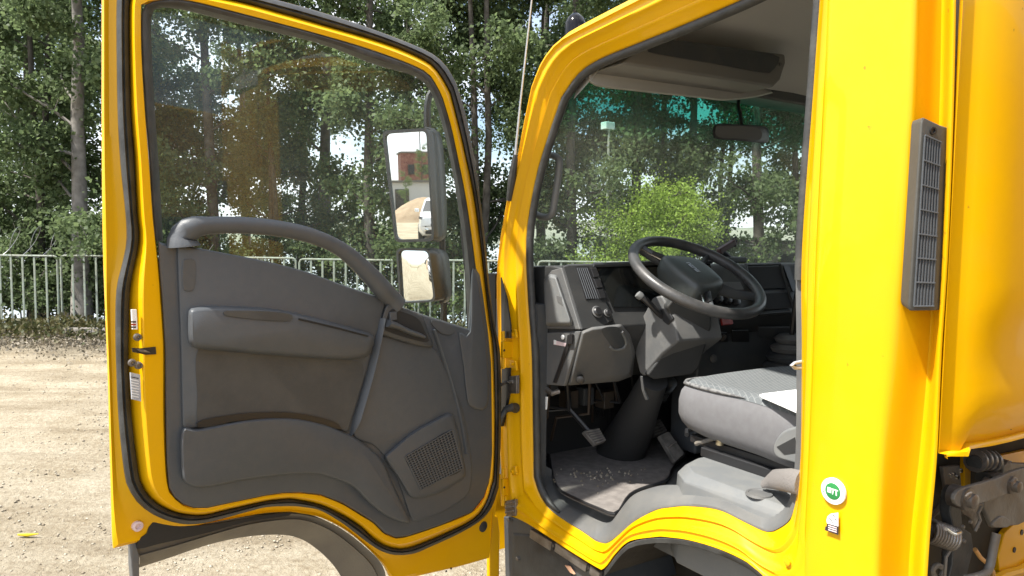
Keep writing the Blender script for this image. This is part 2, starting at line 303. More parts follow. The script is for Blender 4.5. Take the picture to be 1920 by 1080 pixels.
# ================================================================== THE SETTING
def ground():
    ds = list(np.concatenate([np.linspace(-400, -60, 8), np.linspace(-50, -6, 12), np.linspace(-5, 13, 73), np.linspace(13.3, 19, 20), np.array([25, 40, 80, 160, 400, 900, 1500.])]))
    ls = list(np.concatenate([np.linspace(-900, -60, 8), np.linspace(-45, -12, 10), np.linspace(-11, 13, 97), np.linspace(16, 60, 10), np.linspace(90, 900, 7)]))
    v = []; f = []
    for d in ds:
        for l in ls:
            p = GP(d, l); h = 0.0
            if -5 < d < 14 and -12 < l < 14: h += .022 * noise.noise(p * .9) + .012 * noise.noise(p * 3.1) + .006 * noise.noise(p * 9)
            if 11.2 < d < 13.6: h += .07 * max(0, 1 - abs(d - 12.5) / 1.3)
            if d > 13.6: h -= min(1, (d - 13.6) / 4.2) ** 1.3 * 2.1
            v.append((p.x, p.y, h))
    n = len(ls)
    for i in range(len(ds) - 1):
        for j in range(n - 1): f.append((i * n + j, i * n + j + 1, (i + 1) * n + j + 1, (i + 1) * n + j))
    m = bpy.data.materials.new('packed_sand'); m.use_nodes = True; t = m.node_tree; b = t.nodes['Principled BSDF']; b.inputs['Roughness'].default_value = .95; b.inputs['Specular IOR Level'].default_value = .2
    K = t.links.new; tcn = t.nodes.new('ShaderNodeTexCoord')
    def nz_(s, d=6, r=.6):
        n_ = t.nodes.new('ShaderNodeTexNoise'); n_.inputs['Scale'].default_value = s; n_.inputs['Detail'].default_value = d; n_.inputs['Roughness'].default_value = r; K(tcn.outputs['Object'], n_.inputs['Vector']); return n_
    def ramp(src, a, ca, b_, cb):
        r = t.nodes.new('ShaderNodeValToRGB'); r.color_ramp.elements[0].position = a; r.color_ramp.elements[1].position = b_; r.color_ramp.elements[0].color = (*ca, 1); r.color_ramp.elements[1].color = (*cb, 1); K(src, r.inputs[0]); return r
    def mixc(fac, a, b_):
        k = t.nodes.new('ShaderNodeMixRGB'); K(fac, k.inputs[0]); K(a, k.inputs[1]); K(b_, k.inputs[2]); return k
    c1 = ramp(nz_(26, 8, .72).outputs['Fac'], .36, (.20, .155, .095), .58, (.42, .37, .275))
    c2 = ramp(nz_(1.7, 9, .7).outputs['Fac'], .38, (.26, .21, .14), .62, (.45, .40, .31))
    a = t.nodes.new('ShaderNodeMixRGB'); a.inputs[0].default_value = .5; K(c1.outputs[0], a.inputs[1]); K(c2.outputs[0], a.inputs[2])
    # the strip by the fence: darker soil with leaf litter
    sep = t.nodes.new('ShaderNodeVectorMath'); sep.operation = 'DOT_PRODUCT'; sep.inputs[1].default_value = tuple(F0); geo = t.nodes.new('ShaderNodeNewGeometry'); K(geo.outputs['Position'], sep.inputs[0])
    dd = CAM.dot(F0)
    nn = nz_(.9, 5); ad = t.nodes.new('ShaderNodeMath'); ad.operation = 'MULTIPLY_ADD'; ad.inputs[1].default_value = 2.2; K(nn.outputs['Fac'], ad.inputs[0]); K(sep.outputs['Value'], ad.inputs[2])
    mr = t.nodes.new('ShaderNodeMapRange'); mr.inputs[1].default_value = dd + 10.9; mr.inputs[2].default_value = dd + 12.3; K(ad.outputs[0], mr.inputs[0])
    mpr = t.nodes.new('ShaderNodeMapping'); mpr.vector_type = 'TEXTURE'; mpr.inputs['Rotation'].default_value = (0, 0, R_(57)); mpr.inputs['Scale'].default_value = (5.5, .7, 1); K(tcn.outputs['Object'], mpr.inputs[0])
    trk = t.nodes.new('ShaderNodeTexNoise'); trk.inputs['Scale'].default_value = 1.6; trk.inputs['Detail'].default_value = 8; trk.inputs['Roughness'].default_value = .65; K(mpr.outputs[0], trk.inputs['Vector'])
    tr = ramp(trk.outputs['Fac'], .40, (.80, .77, .73), .56, (1.08, 1.08, 1.08)); am = t.nodes.new('ShaderNodeMixRGB'); am.blend_type = 'MULTIPLY'; am.inputs[0].default_value = 1; K(a.outputs[0], am.inputs[1]); K(tr.outputs[0], am.inputs[2]); a = am
    lit = ramp(nz_(30, 6, .7).outputs['Fac'], .4, (.075, .062, .042), .62, (.22, .185, .13))
    fin = mixc(mr.outputs[0], a.outputs[0], lit.outputs[0]); K(fin.outputs[0], b.inputs['Base Color'])
    bp = t.nodes.new('ShaderNodeBump'); bp.inputs['Strength'].default_value = .9; bp.inputs['Distance'].default_value = .04
    K(nz_(34, 8, .75).outputs['Fac'], bp.inputs['Height']); K(bp.outputs[0], b.inputs['Normal'])
    o = mesh('ground', v, f, m, smooth=80, keep=True, kind='structure')
ground()
# river
wm = bpy.data.materials.new('river_water'); wm.use_nodes = True; b_ = wm.node_tree.nodes['Principled BSDF']; b_.inputs['Base Color'].default_value = (.30, .34, .36, 1); b_.inputs['Roughness'].default_value = .12
n_ = wm.node_tree.nodes.new('ShaderNodeTexNoise'); n_.inputs['Scale'].default_value = 1.4; n_.inputs['Detail'].default_value = 6; u_ = wm.node_tree.nodes.new('ShaderNodeBump'); u_.inputs['Strength'].default_value = .25; u_.inputs['Distance'].default_value = .2
wm.node_tree.links.new(n_.outputs['Fac'], u_.inputs['Height']); wm.node_tree.links.new(u_.outputs[0], b_.inputs['Normal'])
tcw = wm.node_tree.nodes.new('ShaderNodeTexCoord'); wm.node_tree.links.new(tcw.outputs['Object'], n_.inputs['Vector'])
mesh('river_water', [GP(15, -900, -1.5), GP(15, 900, -1.5), GP(360, 900, -1.5), GP(360, -900, -1.5)], [(0, 1, 2, 3)], wm, smooth=0, kind='structure')
# far bank: a low sandy shore and a wooded rise
v = []; f = []; N = 160
for j, (d, hh) in enumerate([(352, -1.6), (358, .8), (372, 1.2), (380, 5), (410, 9), (520, 12), (700, 3)]):
    for i in range(N):
        l = -900 + 1800 * i / (N - 1); p = GP(d, l); v.append((p.x, p.y, hh * (1 + .5 * noise.noise(Vector((l * .012, j * .3, 0))) + (.25 * noise.noise(Vector((l * .11, j, 3))) if j > 2 else 0))))
for j in range(6):
    for i in range(N - 1): f.append((j * N + i, j * N + i + 1, (j + 1) * N + i + 1, (j + 1) * N + i))
mesh('far_bank_hills', v, f, mat('far_bank', (.10, .13, .09), .95, c2=(.22, .23, .18), ns=.02), smooth=60, kind='structure')

# ------------------------------------------------------------------ fence of pale green steel bars
FD = 12.4
def fence():
    root = empty('metal_fence', GP(FD, 0, 0), 'pale green welded steel bar fence running along the river bank behind the truck', 'fence')
    step = .2; per = 10; W = step * per; x = -11.6
    bar_me = None
    while x < 13.5:
        a = x + .03; b = x + W - .03; zt = 1.30 + .008 * math.sin(x * 2.1); zb = .12; r = .018
        pts = [GP(FD, a, .02), GP(FD, a, zt - .06), GP(FD, a + .02, zt - .015), GP(FD, a + .06, zt), GP(FD, b - .06, zt), GP(FD, b - .02, zt - .015), GP(FD, b, zt - .06), GP(FD, b, .02)]
        p = mesh('fence_panel', *g_tube(pts, r, 6), M['fence'], root)
        mesh('bottom_rail', *g_tube([GP(FD, a, zb), GP(FD, b, zb)], .013, 5), M['fence'], p)
        for k in range(1, per):
            l = a + (b - a) * k / per; jx = random.uniform(-.006, .006)
            c = GP(FD, l + jx, (zt + zb) / 2)
            if bar_me is None:
                bo = mesh('bar', *g_tube([GP(FD, l, zb), GP(FD, l, zt)], .009, 6, flat=2.1, up=tuple(F0)), M['fence'], p); bar_me = bo.data
            else:
                bo = bpy.data.objects.new('bar', bar_me); col.objects.link(bo); bo.parent = p; bo.location = c - WL[p.name]; WL[bo.name] = c
        x += W
    return root
fence()
# coil of barbed wire along the fence top, at the left
pts = []
for i in range(420):
    t = i / 419; l = -9.5 + 4.4 * t; a = t * 2 * math.pi * 13
    c = GP(FD + .18 * math.cos(a) + .05, l + .12 * math.sin(a * 1.0), 1.52 + .26 * math.sin(a)); pts.append(c)
props(mesh('barbed_wire_coil', *g_tube(pts, .0045, 4), M['galv']), 'loose coil of barbed wire above the left end of the fence', 'barbed wire')

# ------------------------------------------------------------------ trees
def leaf_quads(centers, size, jitter=.35, droop=.5):
    n = len(centers); s = size * (1 + jitter * (rng.random(n) * 2 - 1))
    d = rng.normal(size=(n, 3)); d[:, 2] -= droop; d /= np.linalg.norm(d, axis=1)[:, None]
    r = rng.normal(size=(n, 3)); r[:, 2] *= .6; r -= d * (r * d).sum(1)[:, None]; r /= np.linalg.norm(r, axis=1)[:, None]
    nn = np.cross(d, r); c = np.asarray(centers)
    a = c; b = c + d * (s * .45)[:, None] + r * (s * .40)[:, None] + nn * (s * .10)[:, None]; e = c + d * s[:, None]; g = c + d * (s * .45)[:, None] - r * (s * .40)[:, None] + nn * (s * .10)[:, None]
    v = np.stack([a, b, e, g], 1).reshape(-1, 3); i = np.arange(n) * 4
    f = np.concatenate([np.stack([i, i + 1, i + 2], 1), np.stack([i, i + 2, i + 3], 1)])
    return v, f
def np_mesh(name, v, f, m, parent, loc):
    me = bpy.data.meshes.new(name); me.vertices.add(len(v)); me.vertices.foreach_set('co', v.astype(np.float32).ravel())
    me.loops.add(len(f) * 3); me.loops.foreach_set('vertex_index', f.astype(np.int32).ravel()); me.polygons.add(len(f))
    me.polygons.foreach_set('loop_start', np.arange(len(f), dtype=np.int32) * 3); me.update(); me.validate()
    me.materials.append(m); o = bpy.data.objects.new(name, me); col.objects.link(o); o.parent = parent; o.location = loc; return o
def make_tree(seed, H=10, r0=.16, lean=(0, 0), low=1.2, leafs=9000, spread=1.7, bark='bark2', leafm='leaf', size=.078, nb=22, loc=(0, 0, 0), label=None, name='poplar_tree', group='trees along the river bank', cat='tree', stems=1, blob=.27):
    rd = random.Random(seed)
    root = empty(name, loc, label, cat, group)
    tb = MB(); cl = []
    for s in range(stems):
        ox = rd.uniform(-.25, .25) * (stems > 1); oy = rd.uniform(-.25, .25) * (stems > 1)
        P = []; x = ox; y = oy
        for i in range(9):
            t = i / 8; P.append(Vector((x + lean[0] * t * H + ox * 3 * t, y + lean[1] * t * H + oy * 3 * t, -.15 + t * H))); x += rd.uniform(-.09, .09); y += rd.uniform(-.09, .09)
        rr = [r0 * (1.35 if i == 0 else 1) * (1 - .82 * i / 8) / (1 + .3 * (stems - 1)) for i in range(9)]
        tb.add(*g_tube(P, rr, 9))
        for b in range(nb // stems):
            t = (low + (H - low) * (b + rd.random()) / (nb // stems)) / H; k = min(int(t * 8), 7); p0 = P[k].lerp(P[k + 1], t * 8 - k)
            a = rd.uniform(0, 6.283); ln = spread * (1 - .55 * t) * rd.uniform(.6, 1.15); up = rd.uniform(.15, .9)
            Q = [p0]; d = Vector((math.cos(a), math.sin(a), up)).normalized()
            for j in range(4):
                d = (d + Vector((rd.uniform(-.25, .25), rd.uniform(-.25, .25), rd.uniform(-.22, .12)))).normalized(); Q.append(Q[-1] + d * ln / 4)
            tb.add(*g_tube(Q, [max(.006, r0 * .26 * (1 - t * .5) * (1 - .8 * j / 4)) for j in range(5)], 5))
            for j in range(1, 5):
                for q in range(3):
                    dd = (d + Vector((rd.uniform(-1, 1), rd.uniform(-1, 1), rd.uniform(-.8, .5)))).normalized(); e = Q[j] + dd * ln * rd.uniform(.14, .36)
                    tb.add(*g_tube([Q[j], (Q[j] + e) / 2 + Vector((0, 0, .03)), e], [.009, .006, .003], 3))
                    cl.append((e, blob * rd.uniform(.6, 1.25))); 
    trunk = bpy.data.meshes.new('trunk'); trunk.from_pydata(tb.v, [], tb.f); trunk.polygons.foreach_set('use_smooth', [True] * len(trunk.polygons)); trunk.materials.append(M[bark]); trunk.update()
    to = bpy.data.objects.new('trunk', trunk); col.objects.link(to); to.parent = root
    C = np.array([c[0][:] for c in cl]); B = np.array([c[1] for c in cl]); idx = rng.integers(0, len(cl), leafs)
    cen = C[idx] + rng.normal(size=(leafs, 3)) * B[idx][:, None] * np.array([.6, .6, .45])
    cen = cen[cen[:, 2] > .3]
    v, f = leaf_quads(cen, size)
    np_mesh('crown', v, f, M[leafm], root, (0, 0, 0)); WL[to.name] = WL[root.name]
    return root
def plant(proto, loc, rz, sc_, label, group='trees along the river bank'):
    r = proto.copy(); col.objects.link(r); r.location = loc; r.rotation_euler = (0, 0, rz); r.scale = (sc_,) * 3; r['label'] = label
    if group: r['group'] = group
    for ch in proto.children: c = ch.copy(); col.objects.link(c); c.parent = r
    return r
def lat(px, d): return (px - 960) / FPX * d
g_t = 'trees along the river bank'
tp = [make_tree(11, 10.5, .155, (.0, .0), 1.9, 27000, 2.1, 'bark', loc=GP(13.3, lat(150, 13.3)), label='poplar with thick pale trunk just left of the open yellow door'),
      make_tree(12, 9.5, .11, (.02, .01), 1.0, 26000, 1.9, 'bark2', loc=GP(14.2, lat(70, 14.2)), label='dark slim tree near the left edge of the photo, between fence and river', stems=2),
      make_tree(13, 11, .13, (-.01, .01), 1.3, 28000, 2.2, 'bark2', loc=GP(14.6, lat(395, 14.6)), label='tree with straight grey trunk seen through the left half of the door window'),
      make_tree(14, 10, .12, (.01, -.02), 1.1, 27000, 2.0, 'bark2', loc=GP(14.0, lat(690, 14.0)), label='leafy tree seen through the door window behind the tall mirror')]
spots = [(2, -20, 15.2, 'dark leafy tree cut by the left edge of the photo'), (3, 215, 15.5, 'leafy tree right behind the left edge of the open door'),
         (1, 520, 15.4, 'slim tree seen through the middle of the door window'), (0, 610, 17.2, 'pale trunked tree farther back in the middle of the door window'),
         (3, 300, 17.5, 'farther tree at the left side of the door window glass'), (2, 800, 15.6, 'leafy tree above the small lower mirror'),
         (1, 905, 14.8, 'tree filling the gap between the open door and the cab'), (1, 985, 16.0, 'tree behind the radio aerial rod'),
         (2, 1075, 14.8, 'tree at the left side of the windscreen behind the grab handle'), (3, 1190, 16.2, 'tree behind the thin lamp post in the windscreen'),
         (0, 1290, 17.0, 'tall tree above the bright green shrub'), (2, 1420, 15.4, 'dark trunked tree right of the bright shrub below the rear view mirror'),
         (1, 1500, 16.6, 'tree at the right end of the windscreen'), (3, 1620, 16, 'tree behind the cab beyond the windscreen'), (0, -170, 16.5, 'tree beyond the left edge'),
         (1, 1350, 19.0, 'slim far tree between the shrub and the dark trunk'), (0, 460, 19.5, 'far tree low behind the grab bar of the door'), (2, 120, 18.5, 'far tree behind the pale leaning trunk')]
for k, (pi, px, d, lab) in enumerate(spots):
    plant(tp[pi], GP(d, lat(px, d), -.25 if d > 14.5 else 0), k * 1.7 + .4, 1.0 + .14 * math.sin(k * 2.3), lab)
# lower trees behind the near row fill the top of the frame with lighter foliage
tl = make_tree(21, 11.5, .14, (.02, 0), 2.6, 13000, 2.4, 'bark2', 'leaf2', loc=GP(17.2, lat(760, 17.2), -.6), label='lighter green tree crown above the open door, farther back', blob=.33)
for k, (px, d, lab) in enumerate([(1010, 17.8, 'lighter green crown behind the cab roof edge and round black lamp'), (60, 17.0, 'light green crown in the upper left corner'), (1240, 18.6, 'light crown seen through the green band of the windscreen'), (560, 18.5, 'light crown behind the upper part of the door window')]):
    plant(tl, GP(d, lat(px, d), -.6), k * 2.1 + 1, 1.0 - .05 * k, lab)
# bright green shrub in the windscreen
make_tree(31, 2.55, .05, (0, 0), .25, 34000, 1.55, 'bark2', 'leafy', .042, 60, GP(13.1, lat(1238, 13.1)), 'bright yellow green shrub behind the fence seen above the steering wheel', 'shrub', None, 'shrub', 1, .24)
make_tree(32, 1.3, .02, (0, 0), .15, 2200, .8, 'bark2', 'leaf', .07, 16, GP(12.9, lat(90, 12.9)), 'low dark bush at the fence foot below the leaning pale trunk', 'shrub', None, 'shrub', 3, .2)
make_tree(33, 1.2, .02, (0, 0), .15, 2400, .9, 'bark2', 'leaf2', .07, 16, GP(12.9, lat(830, 12.9)), 'low green bush behind the fence under the lower mirror', 'shrub', None, 'shrub', 3, .2)

ub = make_tree(34, 2.1, .03, (.02, 0), .25, 9000, 1.1, 'bark2', 'leaf', .07, 26, GP(13.9, lat(20, 13.9), -.1), 'leafy undergrowth bush at the left edge of the photo behind the fence', 'shrub', 'undergrowth behind the fence', 'shrub', 4, .24)
for k, (px, d, lab) in enumerate([(215, 14.3, 'undergrowth bush hidden behind the rear edge of the open door'), (330, 14.6, 'undergrowth bush below the left end of the door glass'), (470, 14.1, 'undergrowth bush seen under the arched grab bar'), (560, 15.2, 'undergrowth bush behind the fence in the middle of the door glass'), (665, 14.3, 'undergrowth bush just left of the lower mirror'), (800, 14.8, 'undergrowth bush behind the stay of the mirrors'), (930, 14.4, 'undergrowth bush in the gap between door and cab'), (1030, 14.9, 'undergrowth bush seen at the lower left corner of the windscreen'), (110, 15.2, 'undergrowth bush behind the leaning pale trunk')]):
    plant(ub, GP(d, lat(px, d), -.15 if d > 14 else 0), k * 1.9, .85 + .25 * math.sin(k * 1.7), lab, 'undergrowth behind the fence')
# weeds, litter and gravel nobody could count
def scatter(name, label, n, fn, m, size, kind='stuff', droop=-1.2):
    c = np.array([fn() for _ in range(n)]); v, f = leaf_quads(c, size, .5, droop)
    o = np_mesh(name, v, f, m, None, (0, 0, 0)); o['kind'] = kind; o['label'] = label; return o
def wfn():
    d = rng.normal(12.2, .5); l = rng.uniform(-11, 12); p = GP(d, l); cl = noise.noise(Vector((l * 1.3, d, 0))) ; return (p.x, p.y, rng.random() ** 2 * (.22 + .3 * max(0, cl)) + .03)
scatter('weeds', 'low weeds and dry grass along the foot of the fence', 36000, wfn, M['weed'], .058, droop=-1.0)
M['litter'] = leaf_mat('dry_leaf', (.11, .095, .065), (.29, .25, .19), .1)
def lfn():
    d = rng.normal(11.3, .7); p = GP(d, rng.uniform(-11, 12)); return (p.x, p.y, .03 + .02 * rng.random() + max(0, .05 * (d - 11.2)))
scatter('leaf_litter', 'dry fallen leaves on the verge in front of the fence', 24000, lfn, M['litter'], .038, droop=0)
def stones(name, n, dmin, dmax, s0, s1, label):
    B = MB(); V = []; Fc = []
    base = [Vector(q) for q in ((1, 0, 0), (-1, 0, 0), (0, 1, 0), (0, -1, 0), (0, 0, .7), (0, 0, -.7))]; fa = [(0, 2, 4), (2, 1, 4), (1, 3, 4), (3, 0, 4), (2, 0, 5), (1, 2, 5), (3, 1, 5), (0, 3, 5)]
    for i in range(n):
        d = dmin + (dmax - dmin) * random.random() ** 1.4; l = random.uniform(-.78, .78) * d * (1 if random.random() < .5 else .6) - (.0); p = GP(d, l, 0)
        s = s0 + (s1 - s0) * random.random() ** 3; a = random.uniform(0, 6.28); k = len(V)
        for q in base: V.append((p.x + s * (q.x * math.cos(a) - q.y * math.sin(a)) * random.uniform(.7, 1.2), p.y + s * (q.x * math.sin(a) + q.y * math.cos(a)) * random.uniform(.6, 1.1), s * .15 * random.uniform(.3, 1.1) + s * q.z * .7))
        Fc += [tuple(j + k for j in t) for t in fa]
    v = np.array(V); f = np.array(Fc); o = np_mesh(name, v, f, None or M['stone'], None, (0, 0, 0)); o['kind'] = 'stuff'; o['label'] = label
M['stone'] = leaf_mat('gravel_stone', (.17, .135, .09), (.42, .375, .29), 0)
stones('gravel', 34000, 2.6, 11.5, .004, .016, 'loose gravel on the sandy yard')
props(mesh('log', *g_tube([GP(12.0, lat(118, 12), .07), GP(11.95, lat(175, 12), .085), GP(11.9, lat(240, 12), .08)], [.07, .075, .07], 8), M['bark']), 'weathered grey log lying in front of the fence beside the open door', 'log')
# a scrap of yellow plastic on the ground at the left
c = onZ(52, 1003, .015)
props(mesh('plastic_scrap', *g_tube([c + Vector((-.03, -.045, 0)), c, c + Vector((.035, .05, .008))], [.008, .014, .004], 6, flat=.6), mat('yellow_scrap', (.75, .6, .03), .5)), 'small scrap of yellow plastic lying on the gravel at the lower left', 'litter')

# lamp post seen through the windscreen, booth and rubble at its right
c = GP(13.9, lat(1136, 13.9), 0)
lp = empty('lamp_post', c, 'thin pale lamp post with small box lamp, seen through the windscreen', 'lamp post')
mesh('post', *g_tube([c, c + Vector((0, 0, 3.72))], [.035, .022], 8), M['fence'], lp)
mesh('lamp_head', *g_box(c + Vector((-.06, .02, 3.79)), (.16, .22, .14)), M['white'], lp, bevel=.015)
c = GP(17.5, lat(1466, 17.5), -.1)
bt = empty('booth', c, 'small grey booth with a yellow corner post, behind the trees at the windscreen end', 'booth')
mesh('wall', *g_box(c + Vector((0, 0, .85)), (1.3, 1.1, 1.7)), mat('booth_wall', (.35, .33, .28), .8), bt, bevel=.02)
mesh('roof', *g_box(c + Vector((0, 0, 1.76)), (1.6, 1.4, .10)), M['steelp'], bt, bevel=.02)
mesh('window', *g_box(c - F0 * .65 + Vector((0, 0, 1.2)), (.4, .5, .6)), M['black'], bt)
mesh('corner_post', *g_box(c - F0 * .9 + R0 * .35 + Vector((0, 0, .9)), (.07, .07, 1.8)), M['paint'], bt)
# ================================================================== THE TRUCK: cab shell
truck = empty('truck', (-1.3, 1.0, 0), 'bright yellow truck cab, left door wide open, grey seat and steering wheel inside', 'truck')
Y = Vector((0, 1, 0)); X = Vector((1, 0, 0)); Z = Vector((0, 0, 1))
# door opening: inner edge K0 and outer edge K1, anchored at: A-pillar foot, bend, top rear corner, rear foot, arch, low point
cnt = [26, 30, 34, 26, 22, 20]
K0 = segs([
 [(1003, 893), (1001, 777), (999, 660), (992, 560), (989, 444), (1007, 333), (1029, 258), (1055, 182)],
 [(1055, 182), (1087, 138), (1127, 111), (1202, 80), (1291, 44), (1393, 0), (1480, -42), (1530, -62)],
 [(1530, -62), (1545, -40), (1541, 0), (1528, 180), (1507, 471), (1507, 660), (1505, 854), (1495, 940)],
 [(1495, 940), (1484, 972), (1462, 990), (1439, 996), (1400, 979), (1349, 955), (1291, 948), (1262, 950)],
 [(1262, 950), (1233, 955), (1194, 975), (1167, 998), (1147, 1014), (1137, 1018)],
 [(1137, 1018), (1120, 1014), (1097, 998), (1038, 959), (1015, 928), (1003, 893)]], cnt)
K1 = segs([
 [(950, 966), (942, 900), (938, 800), (936, 660), (932, 540), (936, 475), (950, 385), (970, 300), (985, 225), (998, 164)],
 [(998, 164), (1016, 120), (1038, 89), (1060, 71), (1127, 36), (1198, 0), (1300, -52), (1450, -120), (1552, -150)],
 [(1552, -150), (1560, -60), (1556, 0), (1545, 180), (1531, 471), (1525, 660), (1517, 854), (1510, 1000)],
 [(1510, 1000), (1512, 1080), (1490, 1108), (1455, 1095), (1427, 1076), (1400, 1053), (1349, 1029), (1291, 1012), (1245, 1006)],
 [(1245, 1006), (1233, 1006), (1182, 1014), (1155, 1037), (1138, 1060), (1128, 1068)],
 [(1128, 1068), (1110, 1058), (1060, 1027), (995, 985), (965, 970), (950, 966)]], cnt)
KY = .055
k0 = [onY(x, y, KY) for x, y in K0]; k1 = [onY(x, y, 0) for x, y in K1]
def kmix(t, yy): return [a.lerp(b, t).xyz * 1 for a, b in zip(k0, k1)] if yy is None else [Vector((*(a.lerp(b, t)).xz, 0)).xzy if False else Vector((a.lerp(b, t).x, yy, a.lerp(b, t).z)) for a, b in zip(k0, k1)]
prof = [(0, .072), (.0, .055), (.05, .045), (.20, .043), (.27, .030), (.32, .028), (.37, .033), (.42, .032), (.50, .022), (.60, .021), (.66, .008), (.72, .004), (.80, .008), (.93, .006), (.985, .003), (1.0, -.001), (1.0, .016)]
mesh('door_opening_frame', *g_loft([kmix(t, yy) for t, yy in prof]), M['paint'], truck, smooth=75)
# outer face of the A pillar turning forward to the windscreen (open strip)
n0 = cnt[0]; ia = range(0, n0 + cnt[1] + 8)
strip = []
for dx, dz, yy in [(0, 0, -.001), (-.012, .006, .004), (-.030, .014, .02), (-.05, .024, .06), (-.06, .03, .10)]:
    strip.append([k1[i] + Vector((dx * (1 if i < n0 + 6 else max(.0, 1 - (i - n0 - 6) / 14)), yy + .001, dz * (1 if i > n0 - 8 else 0) * min(1, (i - n0 + 8) / 12 if i > n0 - 8 else 0))) for i in ia])
mesh('a_pillar', *g_loft(strip, False), M['paint'], truck, smooth=75)
# rear side panel with the rounded corner and the start of the back wall
cols_ = [
 (onY, 0.0, [(1556, -110), (1545, 180), (1531, 471), (1525, 660), (1517, 854), (1510, 1000), (1508, 1160)]),
 (onY, -.004, [(1559, -110), (1548, 180), (1534, 471), (1528, 660), (1520, 854), (1513, 1000), (1511, 1160)]),
 (onY, -.008, [(1568, -110), (1557, 180), (1543, 471), (1537, 660), (1529, 854), (1524, 1000), (1522, 1160)]),
 (onY, -.010, [(1640, -110), (1635, 180), (1620, 471), (1605, 660), (1592, 854), (1586, 1000), (1584, 1160)]),
 (onY, -.006, [(1704, -110), (1696, 180), (1676, 471), (1655, 660), (1640, 854), (1633, 1000), (1630, 1160)]),
 (onY, -.001, [(1719, -110), (1710, 180), (1691, 471), (1672, 660), (1654, 854), (1646, 1000), (1642, 1160)]),
 (onY, .008, [(1726, -110), (1718, 180), (1701, 471), (1684, 660), (1664, 854), (1655, 1000), (1650, 1160)]),
 (onY, .020, [(1731, -110), (1724, 180), (1711, 471), (1697, 660), (1676, 854), (1664, 1000), (1658, 1160)]),
 (onY, .048, [(1748, -110), (1743, 180), (1731, 471), (1721, 660), (1700, 854), (1686, 1000), (1678, 1160)]),
 (onY, .074, [(1770, -110), (1765, 180), (1754, 471), (1744, 660), (1727, 854), (1711, 1000), (1702, 1160)]),
 (onY, .066, [(1774, -110), (1770, 180), (1759, 471), (1749, 660), (1735, 854), (1718, 1000), (1708, 1160)]),
 (onY, .026, [(1782, -110), (1777, 180), (1767, 471), (1756, 660), (1744, 854), (1728, 1000), (1718, 1160)]),
 (onY, .022, [(1790, -110), (1785, 180), (1774, 471), (1762, 660), (1751, 854), (1738, 1000), (1729, 1160)]),
 (onY, .028, [(1794, -110), (1789, 180), (1778, 471), (1766, 660), (1757, 854), (1744, 1000), (1734, 1160)]),
]
NZ = 40
sheet = [[fn(x, y, yy) for x, y in smooth2(P, NZ)] for fn, yy, P in cols_]
pan = mesh('rear_side_panel', *g_loft(sheet, False), M['paint'], truck, smooth=80, sub=1)
# pressed ledges in the corner channel
for (ya, yb, nm) in [(20, 150, 0), (783, 893, 1)]:
    pass
def ledge(p, q, yy, r=.0022):
    mesh('pressed_rib', *g_tube([onY(p[0], p[1], yy), onY((p[0] + q[0]) / 2, (p[1] + q[1]) / 2 + 3, yy - .002), onY(q[0], q[1], yy - .004)], [r * .5, r, r * .6], 8), M['paint'], truck)

# back wall: bulged pressing whose lower lip rises away from the corner
bx = -.600
def bw(px, py, yy): return onY(px, py, yy)
low = [(1763, 848), (1785, 853), (1815, 838), (1860, 826), (1925, 812), (1990, 797)]
def backwall():
    loops = []
    ys = [.030, .036, .050, .075, .11, .16, .22, .32, .5, .8, 1.2, 1.6, 1.88]
    xs = [-.612, -.620, -.618, -.602, -.585, -.576, -.572, -.570, -.570, -.570, -.570, -.575, -.60]
    for yy, xx in zip(ys, xs):
        zl = 1.358 + .004 * (yy > .1)
        ll = []
        for t in np.linspace(0, 1, 44):
            z = zl + (2.42 - zl) * t; bul = 0
            if yy > .09:
                bul = -.03 * max(0, 1 - (z - zl) / .10) ** 2 if z < zl + .1 else 0
                if 1.42 < z < 1.60: bul -= .014 * math.sin((z - 1.42) / .18 * math.pi) * min(1, max(0, (yy - .05) * 6))
            ll.append(Vector((xx + bul, yy, z)))
        ll = [Vector((ll[0].x + .014, yy, zl - .006)), Vector((ll[0].x + .012, yy, zl + .001))] + ll
        loops.append(ll)
    return mesh('back_wall', *g_loft(loops, False), M['paint'], truck, smooth=80)
backwall()
props(mesh('wall_plug', *g_lathe(onX(1893, 801, -.598), (1, 0, -.1), [(0, .0045), (.003, .0045), (.003, .0038)], 12), M['ink'], truck))
# inner side of the rear pillar and roof shell
rz = 2.44
roof = []
for x_, z_ in [(-.575, 2.20), (-.585, rz - .05), (-.62, rz), (-1.0, rz + .02), (-1.35, rz - .02), (-1.58, 2.34), (-1.70, 2.245)]:
    roof.append([Vector((x_, y_, z_ + dz)) for y_, dz in [(.16, -.02), (.2, 0.012), (1.0, .03), (1.8, .012), (1.9, -.008), (1.95, -.045), (1.965, -.10)]])
mesh('roof', *g_loft(roof, False), M['paint'], truck, smooth=70)
